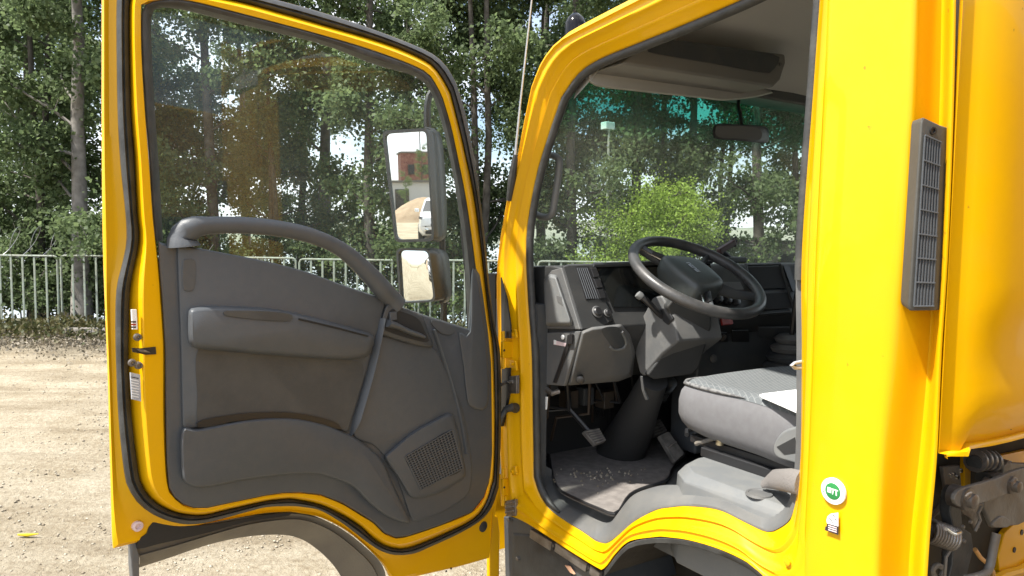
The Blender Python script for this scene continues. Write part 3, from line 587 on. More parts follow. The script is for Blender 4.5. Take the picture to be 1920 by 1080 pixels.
# roof gutter closing the gap between opening frame and roof
gt = [[Vector((p.x, .004, p.z)) for p in k1[n0 + 4:n0 + cnt[1] + 2]], [Vector((p.x, .02, p.z + .022)) for p in k1[n0 + 4:n0 + cnt[1] + 2]], [Vector((p.x - .004, .06, p.z + .045)) for p in k1[n0 + 4:n0 + cnt[1] + 2]], [Vector((p.x - .006, .12, p.z + .060)) for p in k1[n0 + 4:n0 + cnt[1] + 2]], [Vector((p.x - .006, .20, p.z + .066)) for p in k1[n0 + 4:n0 + cnt[1] + 2]], [Vector((p.x, .25, max(p.z + .066, float(np.interp(p.x, [-1.70, -1.58, -1.35, -1.0, -.62], [2.26, 2.355, 2.435, 2.475, 2.455]))))) for p in k1[n0 + 4:n0 + cnt[1] + 2]]]
mesh('roof_rail', *g_loft(gt, False), M['paint'], truck, smooth=60)
ln = []
for x_, z_ in [(-.60, 2.34), (-1.0, 2.38), (-1.30, 2.36), (-1.50, 2.30), (-1.56, 2.24), (-1.66, 2.185)]:
    ln.append([Vector((x_, y_, z_ + dz)) for y_, dz in [(.075, -.10), (.09, -.05), (.16, -.01), (1.0, .01), (1.86, -.01), (1.93, -.05), (1.94, -.10)]])
mesh('headliner', *g_loft(ln, False), M['liner'], truck, smooth=60)
# rubber bead round the opening (A pillar, roof, rear down to the belt)
i1 = sum(cnt[:3]) - 13
sb = [p + Vector((0, .004, 0)) for p in k0]
cx_ = sum((p for p in sb), Vector()) / len(sb)
def inward(i, d):
    a = sb[i - 1]; b = sb[(i + 1) % len(sb)]; t = (b - a).normalized(); nn = Vector((t.z, 0, -t.x))
    if nn.dot(cx_ - sb[i]) < 0: nn = -nn
    return nn * d
bead = [sb[i] + inward(i, .0085) for i in range(-9, i1)]
mesh('opening_seal', *g_tube(bead, [.0115 * min(1, .35 + i / 5) for i in range(len(bead))], 10, up=(0, 1, 0)), M['rubber'], truck, smooth=60)
# grey trim down the rear pillar below the belt
tr_i = range(i1 - 1, sum(cnt[:3]) + 2)
tA = [sb[i] for i in tr_i]; tB = [sb[i] + inward(i, .022) + Vector((0, .004, 0)) for i in tr_i]; tC = [sb[i] + inward(i, .026) + Vector((0, .05, 0)) for i in tr_i]
mesh('pillar_trim', *g_loft([tA, tB, tC], False), M['mid'], truck, smooth=60, sub=0)
# sill trim, grey plastic following the arch
s0 = sum(cnt[:3]) ; idx = [i % len(K0) for i in range(s0 - 1, len(K0) + 2)]
inner = smooth2([(1492, 915), (1482, 935), (1470, 948), (1455, 951), (1427, 948), (1369, 924), (1310, 913), (1252, 909), (1213, 917), (1185, 930), (1165, 955), (1150, 975), (1137, 980), (1120, 974), (1090, 957), (1060, 940), (1035, 918), (1023, 900), (1016, 870)], len(idx))
SA = [k0[i] + Vector((0, -.004, 0)) for i in idx]; SB = []; SC = []; SD = []
for (px, py), i in zip(inner, idx):
    q = onY(px, py, .125); SD.append(q)
    SB.append(k0[i].lerp(q, .12) + Vector((0, -.012, .002))); SC.append(Vector((k0[i].lerp(q, .8).x, k0[i].lerp(q, .72).y, k0[i].lerp(q, .93).z + .006)))
SE = [Vector((q.x * .995 - .006, q.y + .035, min(q.z, .99) - .02 if q.z > .98 else .9395)) for q in SD]
mesh('sill_trim', *g_loft([SA, SB, SC, SD, SE], False), M['sill'], truck, smooth=60)
# floor and front wall of the cab
mesh('floor_pan', *g_boxab((-2.08, .14, .90), (-.74, 1.92, .938)), M['mid'], truck)
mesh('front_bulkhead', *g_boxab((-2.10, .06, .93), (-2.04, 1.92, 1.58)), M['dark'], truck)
mesh('kick_panel', *g_boxab((-2.04, .062, .93), (-1.80, .10, 1.50)), M['plastic2'], truck)
# the truck's front below the screen, grille side unseen but solid
fr = [[Vector((x_, y_, z_)) for x_, z_ in [(-2.11, .62), (-2.15, .75), (-2.16, 1.2), (-2.13, 1.52), (-2.07, 1.575)]] for y_ in (.06, .2, 1.0, 1.8, 1.94)]
mesh('front_panel', *g_loft(fr, False), M['paint'], truck, smooth=50)
# windscreen, tilted
def scr(y_, t): return Vector((-2.045 + .31 * t, y_, 1.60 + .60 * t))
mesh('windscreen', *g_prism([scr(.09, 0), scr(1.90, 0), scr(1.88, 1), scr(.11, 1)], (-.004, 0, .001)), M['wind'], truck, smooth=0)
mesh('windscreen_surround', *g_tube([scr(.085, -.02), scr(1.905, -.02), scr(1.895, 1.02), scr(.095, 1.02)], .018, 8, True), M['rubber'], truck)
mesh('added_roof_lip', *g_loft([[Vector((x_, y_, z_)) for y_ in (.21, .3, 1.0, 1.7, 1.85)] for x_, z_ in [(-1.68, 2.262), (-1.80, 2.262), (-1.875, 2.245), (-1.88, 2.238), (-1.80, 2.240), (-1.68, 2.225)]], False), M['paint'], truck, smooth=50)  # overhang added to keep sun through the tinted band off the dash
mesh('windscreen_header', *g_boxab((-1.76, .10, 2.17), (-1.64, 1.92, 2.215)), M['plastic2'], truck, bevel=.008)
# A pillar inside trim
ap = [(1006, 640), (995, 560), (992, 450), (1010, 335), (1032, 262), (1060, 190), (1092, 150)]
mesh('a_pillar_trim', *g_loft([[onY(x, y, .062) for x, y in ap], [onY(x + 4, y, .085) + Vector((-.004, 0, 0)) for x, y in ap], [onY(x - 4, y, .10) + Vector((-.04, 0, 0)) for x, y in ap]], False), M['plastic2'], truck, smooth=60)
# far side of the cab with its own door window
rw = [(-.62, .94), (-.62, 2.36), (-1.5, 2.30), (-1.72, 2.2), (-2.05, 1.6), (-2.1, .94)]
wn = [(-.80, 1.62), (-.80, 2.2), (-1.45, 2.2), (-1.62, 2.1), (-1.80, 1.62), (-1.80, 1.60)]
def ring(P, yy): return [Vector((x_, yy, z_)) for x_, z_ in P]
mesh('far_side_wall', *g_loft([ring(rw, 1.97), ring(wn, 1.97), ring(wn, 1.93), ring(rw, 1.93)]), M['paint'], truck, smooth=20)
mesh('far_side_lining', *g_loft([ring(rw, 1.925), ring(wn, 1.925)]), M['plastic2'], truck, smooth=0)
mesh('far_side_window', *g_prism(ring(wn[:5], 1.95), (0, .004, 0)), M['glass'], truck, smooth=0)
mesh('rear_wall_lining', *g_boxab((-.66, .10, 1.372), (-.645, 1.92, 2.33)), M['liner'], truck)

# ------------------------------------------------------------------ vent grille on the rear corner
def vent():
    T = [(1708, 226), (1728, 219), (1766, 238)]; Bm = [(1688, 572), (1703, 583), (1752, 582)]
    def row(t):
        a = [(T[i][0] + (Bm[i][0] - T[i][0]) * t, T[i][1] + (Bm[i][1] - T[i][1]) * t) for i in range(3)]
        return [onY(*a[0], .004), onY(*a[1], -.020), onY(*a[2], .018)]
    rows = []
    for t in (0, .012, .03, .97, .988, 1.0):
        r = row(t); e = .012 if t in (0, 1) else (.004 if t in (.012, .988) else 0)
        c = r[1].lerp(r[2], .5) + Vector((0, .03, 0)); rows.append([c.lerp(p, 1 - e * 6) for p in (r[0], r[1] * .93 + r[0] * .07, r[1] * .95 + r[2] * .05, r[2])] + [r[2] + Vector((0, .02, 0)), r[0] + Vector((.01, .04, 0))])
    g = mesh('vent_grille', *g_loft(rows, True, True, True), mat('weathered_plastic', (.060, .057, .049), .65, c2=(.070, .067, .058), ns=14, bump=.05, bs=120), truck, smooth=30, bevel=.006, bseg=3)
    a0, b0 = row(.09)[1:]; a1, b1 = row(.975)[1:]
    nrm = (b0 - a0).cross(a1 - a0).normalized()
    if nrm.dot(CAM - a0) < 0: nrm = -nrm
    def q(u, t): return (a0.lerp(b0, u)).lerp(a1.lerp(b1, u), t)
    mesh('vent_recess', *g_prism([q(.14, 0) + nrm * .001, q(.90, 0) + nrm * .001, q(.90, 1) + nrm * .001, q(.14, 1) + nrm * .001], nrm * .001), M['plastic2'], g, smooth=0)
    for i in range(8):
        t = i / 7.0; mesh('cross_bar', *g_tube([q(.14, t) + nrm * .004, q(.90, t) + nrm * .004], .0016, 5), M['plastic'], g)
    for i in range(7):
        u = .16 + .12 * i; mesh('vent_slat', *g_tube([q(u, 0) + nrm * .003, q(u, 1) + nrm * .003], .0013, 5), M['plastic'], g)
    s = q(.55, -.05); mesh('screw', *g_lathe(s, nrm, [(0, .006), (.003, .006), (.003, .0035), (.0005, .003)], 12), M['black'], g)
vent()

# ------------------------------------------------------------------ stickers and marks on the side panel
def sticker_disc():
    c = onY(1562, 921, -.0145); r = .0235
    o = mesh('round_sticker', *g_lathe(c, (0, -1, 0), [(-.004, r), (.0006, r), (.0008, r * .985)], 40), M['white'], truck)
    mesh('green_field', *g_lathe(c, (0, -1, 0), [(.0005, r * .63), (.0013, r * .63), (.0014, r * .62)], 32), M['green'], o)
    def sq(x0, z0, x1, z1, nm='sticker_glyph', m=M['white']): mesh(nm, *g_boxab((c.x + x0, c.y - .0018, c.z + z0), (c.x + x1, c.y - .0012, c.z + z1)), m, o)
    sq(-.0105, -.004, -.0025, .0052); sq(-.0015, .0030, .0105, .0048)
    mesh('sticker_glyph', *g_prism([c + Vector((.0005, -.0014, .003)), c + Vector((.0026, -.0014, .003)), c + Vector((.0010, -.0014, -.0055)), c + Vector((-.0008, -.0014, -.0055))], (0, -.0004, 0)), M['white'], o)
    mesh('sticker_glyph', *g_prism([c + Vector((.0060, -.0014, .003)), c + Vector((.0080, -.0014, .003)), c + Vector((.0088, -.0014, -.0058)), c + Vector((.0066, -.0014, -.0058))], (0, -.0004, 0)), M['white'], o)
    for k in range(6):
        a = k * math.pi / 3 + .3; mesh('sticker_dot', *g_lathe(c + Vector((math.cos(a) * r * .82, 0, math.sin(a) * r * .82)), (0, -1, 0), [(.0004, .0011), (.0011, .0011)], 8), M['green'], o)
sticker_disc()
def small_sticker():
    def q(x, y, k=0): return onY(x, y, -.0150 - k)
    o = mesh('small_sticker', *g_prism([q(1549, 988), q(1571, 996), q(1571, 1002), q(1548, 994)][:0] or [q(1548, 987), q(1572, 995), q(1572, 1003), q(1547, 994)], (0, -.0006, 0)), M['ink'], truck)
    mesh('sticker_top', *g_prism([q(1550, 975), q(1552, 968), (q(1558, 963)), q(1572, 961), q(1572, 987), q(1551, 981)], (0, -.0006, 0)), M['white'], o)
    mesh('sticker_bottom', *g_prism([q(1551, 981.5), q(1572, 987.5), q(1572, 1003), q(1548, 994)], (0, -.0004, 0)), M['ink'], o)
    for k in range(3): mesh('print_line', *g_prism([q(1553, 984 + 4 * k, .001), q(1569, 989 + 4 * k, .001), q(1569, 991 + 4 * k, .001), q(1553, 986 + 4 * k, .001)], (0, -.0004, 0)), M['pinkish'], o)
    for (x_, y_) in [(1556, 973), (1563, 968), (1560, 978), (1567, 976)]: mesh('print_mark', *g_tube([q(x_ - 2, y_, .0008), q(x_, y_ - 3, .0008), q(x_ + 2, y_, .0008), q(x_, y_ + 2, .0008)], .0006, 4), M['ink'], o)
small_sticker()
# striker loop on the rear pillar
mesh('door_striker', *g_tube([onY(1504, 678, .05), onY(1490, 681, .03), onY(1484, 685, .02), onY(1490, 690, .03), onY(1504, 690, .05)], .0035, 8), M['label'], truck)
# bolt dimple under the sill at the rear
c = onY(1479, 1053, .006); mesh('sill_bolt', *g_lathe(c, (0, -1, 0), [(-.01, .014), (.001, .0125), (.002, .007), (.006, .0065), (.0065, .004)], 14), M['paint'], truck)

# ------------------------------------------------------------------ wheel arch liner, wheel, chassis
lip = smooth2([(1133, 1076), (1140, 1068), (1160, 1041), (1184, 1021), (1233, 1013), (1291, 1018), (1349, 1035), (1400, 1059), (1427, 1080), (1470, 1120)], 24)
mesh('arch_rubber', *g_loft([[onY(x, y - 6, .004) for x, y in lip], [onY(x, y - 3, -.004) for x, y in lip], [onY(x, y + 5, -.002) for x, y in lip], [onY(x, y + 6, .03) for x, y in lip]], False), M['rubber'], truck, smooth=50)
mesh('arch_liner', *g_loft([[onY(x, y + 2, .02) for x, y in lip], [onY(x, y + 2, .02) + Vector((0, .5, 0)) for x, y in lip], [onY(x, y + 2, .02) + Vector((0, .52, -.4)) for x, y in lip]], False), M['liner'] if False else mat('muddy_liner', (.028, .023, .017), .85, c2=(.045, .038, .028), ns=12, bump=.3, bs=40), truck, smooth=50)
for yy in (.25, 1.7):
    wh = mesh('wheel', *g_lathe((-1.22, yy, .40), (0, -1, 0), [(-.12, .24), (-.11, .36), (-.08, .40), (.08, .40), (.11, .36), (.12, .24)], 40), M['rubber'], truck)
    mesh('rim', *g_lathe((-1.22, yy, .40), (0, -1, 0), [(-.10, .24), (.10, .24), (.11, .22), (.03, .18), (.02, .09), (.10, .07), (.10, 0)], 30), M['steelp'], wh)
mesh('chassis_rail', *g_boxab((-2.0, .62, .62), (3.6, .69, .80)), M['steelp'], truck, bevel=.006)
mesh('chassis_rail', *g_boxab((-2.0, 1.31, .62), (3.6, 1.38, .80)), M['steelp'], truck, bevel=.006)
mesh('cross_member', *g_boxab((-.5, .69, .64), (-.4, 1.31, .76)), M['steelp'], truck, bevel=.006)

# ------------------------------------------------------------------ front step block below the hinges
stp = [(944, 968), (985, 975), (1060, 1020), (1128, 1068), (1140, 1120), (948, 1120)]
mesh('step_block', *g_prism([onY(x, y, .030) for x, y in stp], (0, .25, 0)), M['plastic2'], truck, bevel=.004)
mesh('step_recess', *g_loft([[onY(x, y, .024) for x, y in [(966, 1004), (1010, 1008), (1060, 1052), (1070, 1110), (962, 1110)]], [onY(x, y, .028) for x, y in [(962, 1000), (1012, 1004), (1066, 1050), (1078, 1112), (958, 1112)]]], True, True), M['rubber'], truck)
for a, b in [((994, 992), (1034, 1016)), ((1041, 1018), (1100, 1056)), ((1106, 1060), (1124, 1074))]:
    mesh('step_bracket', *g_prism([onY(a[0], a[1], .012), onY(b[0], b[1], .012), onY(b[0] - 3, b[1] + 17, .012), onY(a[0] - 2, a[1] + 16, .012)], (0, .012, 0)), M['steel'], truck, bevel=.002)
for p_ in [(971, 1047), (1038, 1022), (1104, 1063), (955, 975)]: mesh('bolt', *g_lathe(onY(*p_, .022), (0, -1, 0), [(-.004, .007), (.004, .006), (.005, .003)], 10), M['steel'], truck)
mesh('reflector_chip', *g_prism([onY(1059, 1060, .02), onY(1066, 1062, .02), onY(1076, 1077, .02), onY(1069, 1074, .02)], (0, .006, 0)), mat('orange_plastic', (.7, .4, .25), .4), truck)
mesh('front_bumper_end', *g_prism([onD(917, 962, -.04), onD(934, 968, -.04), onD(938, 1000, -.04), onD(937, 1120, -.04), onD(918, 1120, -.04)], DN * -.015), M['paint'], truck, bevel=.006)

# ------------------------------------------------------------------ hinges and check strap
def hinge(yc):
    h = mesh('door_hinge', *g_prism([onD(938, yc - 16, .01), onD(956, yc - 16, .01), onD(959, yc - 12, .01), onD(959, yc + 12, .01), onD(956, yc + 16, .01), onD(938, yc + 16, .01)], DN * .012), M['paint'], truck, bevel=.003)
    mesh('hinge_plate', *g_prism([onY(948, yc - 34, .012), onY(966, yc - 38, .012), onY(968, yc - 22, .012), onY(950, yc - 18, .012)], (0, .008, 0)), M['paint'], h, bevel=.002)
    mesh('hinge_plate', *g_prism([onY(948, yc + 18, .012), onY(966, yc + 22, .012), onY(968, yc + 40, .012), onY(950, yc + 40, .012)], (0, .008, 0)), M['paint'], h, bevel=.002)
    mesh('hinge_pin', *g_tube([onD(943, yc - 34, .012), onD(943, yc + 36, .012)], .006, 8), M['paint'], h)
    for dx, dy in [(0, -28), (0, 28)]: mesh('bolt', *g_lathe(onY(960, yc + dy, .010), (0, -1, 0), [(-.003, .0055), (.003, .005), (.004, .003)], 8), M['paint'], h)
    mesh('hinge_hole', *g_lathe(onD(946, yc + 2, .0235), DN, [(-.002, .0035), (.0004, .0035)], 8), M['ink'], h)
hinge(655); hinge(912)
mesh('hinge_cavity', *g_prism([onY(x, y, -.004) for x, y in [(939, 520), (950, 560), (957, 610), (957, 634), (940, 634)]], (0, .004, 0)), M['black'], truck)
mesh('hinge_cavity', *g_prism([onY(x, y, -.004) for x, y in [(940, 690), (953, 690), (953, 735), (940, 800)]], (0, .01, 0)), M['black'], truck)
cs = mesh('check_strap', *g_prism([onY(952, 706, .0), onY(968, 704, .0), onY(968, 738, .0), onY(953, 738, .0)], (0, .012, 0)), M['steel'], truck, bevel=.002)
mesh('check_link', *g_tube([onD(938, 722, .02), onD(950, 716, .02), onY(962, 716, .0)], .005, 8), M['steel'], cs)
mesh('cable_gaiter', *g_tube([onD(936, 800, .02), onD(940, 782, .03), onD(948, 768, .03), onY(960, 764, .0), onY(966, 765, .02)], [.006, .008, .010, .013, .016], 10), M['rubber'], truck)
lt = mesh('lower_latch_bracket', *g_prism([onY(945, 940, .0), onY(966, 936, .0), onY(966, 968, .0), onY(948, 968, .0)], (0, .01, 0)), M['steel'], truck, bevel=.002)
for i in range(3): mesh('bracket_rib', *g_tube([onY(948, 945 + 8 * i, -.003), onY(963, 942 + 8 * i, -.003)], .003, 6), M['steel'], lt)

# ------------------------------------------------------------------ aerial, roof lamp, grab handle
ae = mesh('aerial_base', *g_tube([onY(954, 376, -.004), onY(960, 335, -.006), onY(967, 290, -.004)], [.008, .012, .008], 8), M['rubber'], truck)
mesh('aerial_rod', *g_tube([onY(966, 292, -.006), onY(976, 190, -.006), onY(997, 0, -.006), onY(1005, -60, -.006)], [.004, .0028, .0022, .002], 6), M['label'], ae)
c = onY(1079, 43, .25)
lm = mesh('roof_marker_lamp', *g_lathe(c + Vector((0, 0, -.03)), (0, 0, 1), [(-.06, .030), (0, .034), (.025, .034), (.045, .026), (.058, .012), (.06, .001)], 20), mat('smoked_lens', (.006, .006, .007), .12, spec=.3), truck)
gh = [(1012, 293), (1030, 291), (1043, 294), (1049, 303), (1046, 335), (1040, 375), (1036, 398), (1028, 407), (1014, 406), (1006, 402)]
mesh('grab_handle', *g_tube([onY(x, y, .13) for x, y in smooth2(gh, 28)], .0105, 10), M['light'], truck, smooth=60)

# unseen load body, added behind the cab to darken its back wall to amber
cb_ = mesh('added_cargo_body', *g_boxab((.16, .02, 1.02), (3.7, 1.98, 2.30)), M['paint'], truck, bevel=.02)
mesh('body_rail', *g_boxab((.14, .0, .96), (3.72, 2.0, 1.018)), M['steelp'], cb_, bevel=.006)
for x_ in (.22, 1.06, 1.92, 2.78, 3.62): mesh('body_post', *g_boxab((x_ - .03, -.012, 1.022), (x_ + .03, .019, 2.28)), M['paint'], cb_, bevel=.005)
# ================================================================== THE OPEN DOOR (a part of the truck; its pieces are sub-parts)
dc = [40, 44, 30, 30, 26, 50]
D0 = segs([
 [(192, -34), (205, -60), (300, -48), (450, -8), (600, 26), (700, 59), (800, 98), (848, 152)],
 [(848, 152), (868, 215), (883, 290), (896, 375), (908, 475), (916, 560), (925, 661), (926, 822), (924, 920), (917, 1046)],
 [(917, 1046), (860, 1062), (800, 1076), (760, 1085), (738, 1090)],
 [(738, 1090), (730, 1080), (718, 1058), (690, 1028), (650, 995), (600, 970), (548, 960)],
 [(548, 960), (500, 962), (440, 972), (360, 988), (275, 1012), (213, 1028)],
 [(213, 1028), (211, 1000), (207, 850), (203, 700), (199, 600), (194, 450), (192, 250), (192, 100), (192, -34)]], dc)
D1 = segs([
 [(219, -18), (235, -42), (300, -44), (400, -28), (500, -5), (600, 22), (700, 55), (800, 95), (835, 122), (855, 155)],
 [(855, 155), (872, 210), (887, 285), (900, 370), (912, 475), (918, 540), (927, 607), (938, 661), (940, 768), (938, 860), (935, 915)],
 [(935, 915), (922, 951), (900, 977), (858, 1002), (810, 1024), (780, 1037), (757, 1041)],
 [(757, 1041), (735, 1040), (712, 1032), (690, 1018), (660, 995), (640, 980), (600, 957), (562, 950), (540, 949)],
 [(540, 949), (500, 951), (463, 960), (397, 978), (363, 983), (338, 982), (310, 975), (287, 965)],
 [(287, 965), (263, 948), (247, 927), (235, 900), (226, 830), (221, 770), (218, 700), (216, 620), (217, 557), (221, 525), (230, 490), (237, 450), (235, 400), (225, 300), (220, 200), (218, 50), (219, -18)]], dc)
D2 = segs([
 [(243, 5), (250, -15), (300, -20), (435, 0), (530, 25), (600, 45), (725, 82), (800, 115), (825, 140), (845, 175)],
 [(845, 175), (860, 235), (875, 300), (890, 375), (900, 450), (906, 500), (917, 597), (925, 661), (928, 768), (927, 860), (925, 900)],
 [(925, 900), (910, 945), (885, 975), (825, 1005), (775, 1025), (752, 1030)],
 [(752, 1030), (725, 1025), (700, 1010), (675, 987), (640, 965), (600, 947), (550, 936), (530, 936)],
 [(530, 936), (497, 940), (430, 955), (380, 966), (338, 963), (313, 955)],
 [(313, 955), (288, 940), (270, 918), (262, 900), (252, 830), (245, 760), (241, 690), (241, 640), (243, 557), (249, 510), (258, 470), (261, 440), (257, 400), (252, 300), (245, 200), (242, 50), (243, 5)]], dc)
D3 = segs([
 [(265, 25), (272, 5), (345, 0), (450, 25), (600, 65), (700, 95), (790, 130), (815, 155), (830, 185)],
 [(830, 185), (845, 235), (857, 290), (872, 365), (885, 450), (893, 510), (905, 580), (915, 640), (921, 740), (922, 840), (919, 890)],
 [(919, 890), (910, 930), (885, 960), (825, 985), (765, 1005), (742, 1009)],
 [(742, 1009), (720, 1000), (700, 980), (675, 965), (640, 944), (600, 929), (562, 925), (530, 926)],
 [(530, 926), (497, 931), (430, 945), (388, 954), (363, 954), (345, 948)],
 [(345, 948), (327, 933), (317, 917), (312, 872), (309, 778), (309, 652), (303, 560), (298, 500), (292, 450), (287, 400), (280, 300), (272, 200), (266, 100), (265, 25)]], dc)
def dl(loop, off): return [onD(x, y, off) for x, y in loop]
def dmix(A, B, t): return [(a[0] + (b[0] - a[0]) * t, a[1] + (b[1] - a[1]) * t) for a, b in zip(A, B)]
SK = dl(D0, 0)
back = [p - DN * .016 for p in dl(dmix(D0, D1, .35), 0)]
d3b = [p - DN * .055 for p in dl(D3, .06)]
door = mesh('door', *g_loft([[p - DN * .03 for p in dl(D3, .0)], back, [p - DN * .004 for p in SK], SK, dl(dmix(D0, D1, .12), .006), dl(dmix(D0, D1, .45), .002), dl(dmix(D0, D1, .8), .005), dl(dmix(D0, D1, 1), .009), dl(D2, .024), dl(dmix(D2, D3, .08), .034), dl(dmix(D2, D3, .40), .066), dl(dmix(D2, D3, .44), .0675), dl(dmix(D2, D3, .95), .066), dl(D3, .058)]), M['paint'], truck, smooth=38)
mesh('door_seal', *g_loft([dl(D1, .007), dl(dmix(D1, D2, .03), .026), dl(dmix(D1, D2, .12), .040), dl(dmix(D1, D2, .40), .046), dl(dmix(D1, D2, .52), .040), dl(dmix(D1, D2, .65), .044), dl(dmix(D1, D2, .9), .040), dl(D2, .029)]), M['rubber'], door, smooth=70)
# outer skin below the belt
def below_belt(p):
    bx_ = [292, 306, 375, 500, 640, 702, 804, 876, 925]; by_ = [462, 488, 500, 524, 566, 585, 622, 650, 655]; return p[1] > float(np.interp(p[0], bx_, by_))
kk = next(i for i in range(len(D3)) if below_belt(D3[i]) and not below_belt(D3[i - 1]))
cyc = [p for p in (D3[i % len(D3)] for i in range(kk, kk + len(D3))) if below_belt(p)]
cyc += [(306, 492), (375, 504), (500, 528), (640, 570), (702, 590), (804, 626), (876, 654)]
mesh('outer_skin', *g_prism([p - DN * .03 for p in dl(cyc, .03)], DN * -.012), M['paint'], door, smooth=0)
# window seal and glass
WO = smooth2([(292, 452), (287, 400), (280, 300), (272, 200), (266, 100), (265, 30), (272, 10), (290, 2), (345, 0), (450, 25), (600, 65), (700, 95), (790, 130), (815, 155), (830, 185), (845, 235), (857, 290), (872, 365), (885, 450), (893, 510), (905, 590)], 90)
WI = smooth2([(306, 452), (303, 400), (297, 300), (290, 200), (285, 100), (283, 40), (288, 22), (300, 14), (350, 20), (450, 45), (600, 82), (700, 120), (775, 142), (805, 168), (822, 210), (833, 250), (840, 280), (855, 360), (866, 440), (871, 510), (876, 618)], 90)
mesh('window_seal', *g_loft([dl(WO, .062), dl(dmix(WO, WI, .2), .069), dl(dmix(WO, WI, .55), .066), dl(dmix(WO, WI, .9), .046), dl(WI, .026)], False), M['rubber'], door, smooth=60)
belt = [(876, 640), (804, 610), (702, 575), (640, 555), (500, 515), (375, 490), (306, 475)]
gp = dl(WI, .030) + dl(belt, .030)
mesh('window_glass', *g_prism(gp, DN * -.003), M['glass'], door, smooth=0)
mesh('run_channel_bar', *g_loft([dl([(876, 618), (871, 510), (862, 430)], .034), dl([(886, 618), (880, 510), (868, 430)], .04)], False), M['rubber'], door, smooth=0)
# inner trim board
TB = [(296, 452), (306, 456), (372, 467), (430, 478), (500, 492), (570, 510), (640, 535), (702, 556), (766, 580), (804, 593), (850, 607), (877, 616), (881, 560), (883, 508), (893, 503), (901, 516), (908, 560), (916, 620), (922, 680), (923, 760), (924, 850), (920, 895), (908, 932), (885, 961), (825, 986), (765, 1006), (742, 1009), (720, 1000), (700, 980), (675, 964), (640, 943), (600, 928), (562, 924), (530, 925), (497, 930), (430, 944), (388, 953), (363, 953), (343, 946), (326, 932), (316, 914), (312, 872), (310, 778), (309, 652), (303, 560), (298, 500)]
trim = pad('door_trim', TB, onD, .050, .074, M['plastic'], door, ins=4, sm=False, steps=3)
BP_ = lambda name, P, a, b, m=M['plastic'], ins=6, n=70, **k: pad(name, P, onD, a, b, m, door, ins=ins, n=n, **k)
# main raised field with its step line
BP_('trim_field', [(332, 470), (338, 459), (372, 465), (430, 476), (500, 490), (570, 508), (640, 533), (702, 554), (722, 562), (716, 600), (702, 640), (690, 690), (665, 770), (652, 812), (636, 806), (540, 783), (460, 786), (372, 802), (345, 804), (341, 770), (338, 640)], .070, .082, ins=4, n=110)
BP_('lower_trim_field', [(341, 806), (370, 804), (463, 787), (539, 783), (600, 793), (640, 808), (675, 827), (718, 862), (738, 905), (760, 950), (775, 977), (820, 966), (868, 941), (908, 920), (914, 900), (916, 780), (914, 640), (898, 625), (820, 606), (790, 615), (760, 700), (700, 800), (730, 868), (750, 920), (768, 970), (756, 979), (734, 968), (691, 938), (660, 910), (620, 896), (589, 889), (533, 891), (460, 900), (394, 913), (366, 914), (350, 906), (341, 890)][:0] or
    [(341, 806), (372, 804), (463, 787), (539, 783), (600, 793), (640, 808), (678, 828), (716, 862), (736, 905), (756, 948), (770, 979), (750, 978), (722, 966), (691, 942), (660, 912), (620, 896), (589, 889), (533, 891), (460, 900), (394, 913), (366, 914), (350, 906), (341, 890)], .072, .095, ins=5, n=120)
BP_('front_trim_field', [(712, 630), (760, 640), (812, 650), (836, 690), (866, 760), (880, 830), (886, 880), (880, 925), (850, 950), (820, 966), (782, 978), (768, 968), (750, 915), (728, 868), (700, 836), (662, 816), (678, 745), (696, 680)], .070, .079, ins=5, n=110)
BP_('corner_trim', [(884, 512), (893, 508), (900, 540), (908, 600), (914, 650), (915, 760), (880, 762), (872, 730), (868, 690), (862, 650), (860, 620), (880, 622)], .070, .080, ins=5, n=60)
mesh('trim_crease', *g_tube(dl(smooth2([(712, 596), (704, 640), (690, 700), (670, 770), (656, 818)], 20), .072), [.024] * 17 + [.021, .015, .006], 8, flat=.35, up=DN), M['plastic'], door)
mesh('trim_crease', *g_tube(dl(smooth2([(812, 618), (828, 665), (848, 730), (862, 790), (872, 850)], 20), .077), [.010] * 20, 8, flat=.3, up=DN), M['plastic'], door)
# pocket between armrest and storage bin, its shade put in as darker plastic
pk = BP_('pocket_shade', [(372, 655), (430, 660), (560, 668), (660, 676), (682, 690), (672, 740), (655, 790), (634, 803), (560, 787), (500, 785), (440, 790), (376, 800), (370, 740)], .084, .0835, M['plastic2'], ins=2, n=80)
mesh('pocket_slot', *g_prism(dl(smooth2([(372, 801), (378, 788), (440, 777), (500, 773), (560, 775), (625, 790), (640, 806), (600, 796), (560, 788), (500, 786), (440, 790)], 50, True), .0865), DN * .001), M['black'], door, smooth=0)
# armrest
arm = BP_('armrest', [(353, 583), (360, 577), (394, 573), (460, 575), (520, 580), (590, 595), (659, 614), (697, 626), (702, 640), (694, 662), (680, 671), (640, 675), (560, 670), (480, 664), (432, 659), (375, 655), (358, 648), (352, 630)], .078, .112, ins=10, n=90)
mesh('armrest_lid', *g_prism(dl(smooth2([(418, 585), (428, 582), (500, 583), (545, 589), (546, 600), (530, 602), (480, 599), (424, 592)], 40, True), .1125), DN * .002), M['plastic2'], door, bevel=.001)
mesh('armrest_groove', *g_tube(dl(smooth2([(560, 598), (620, 612), (690, 630)], 16), .1125), .0022, 6), M['black'], door)
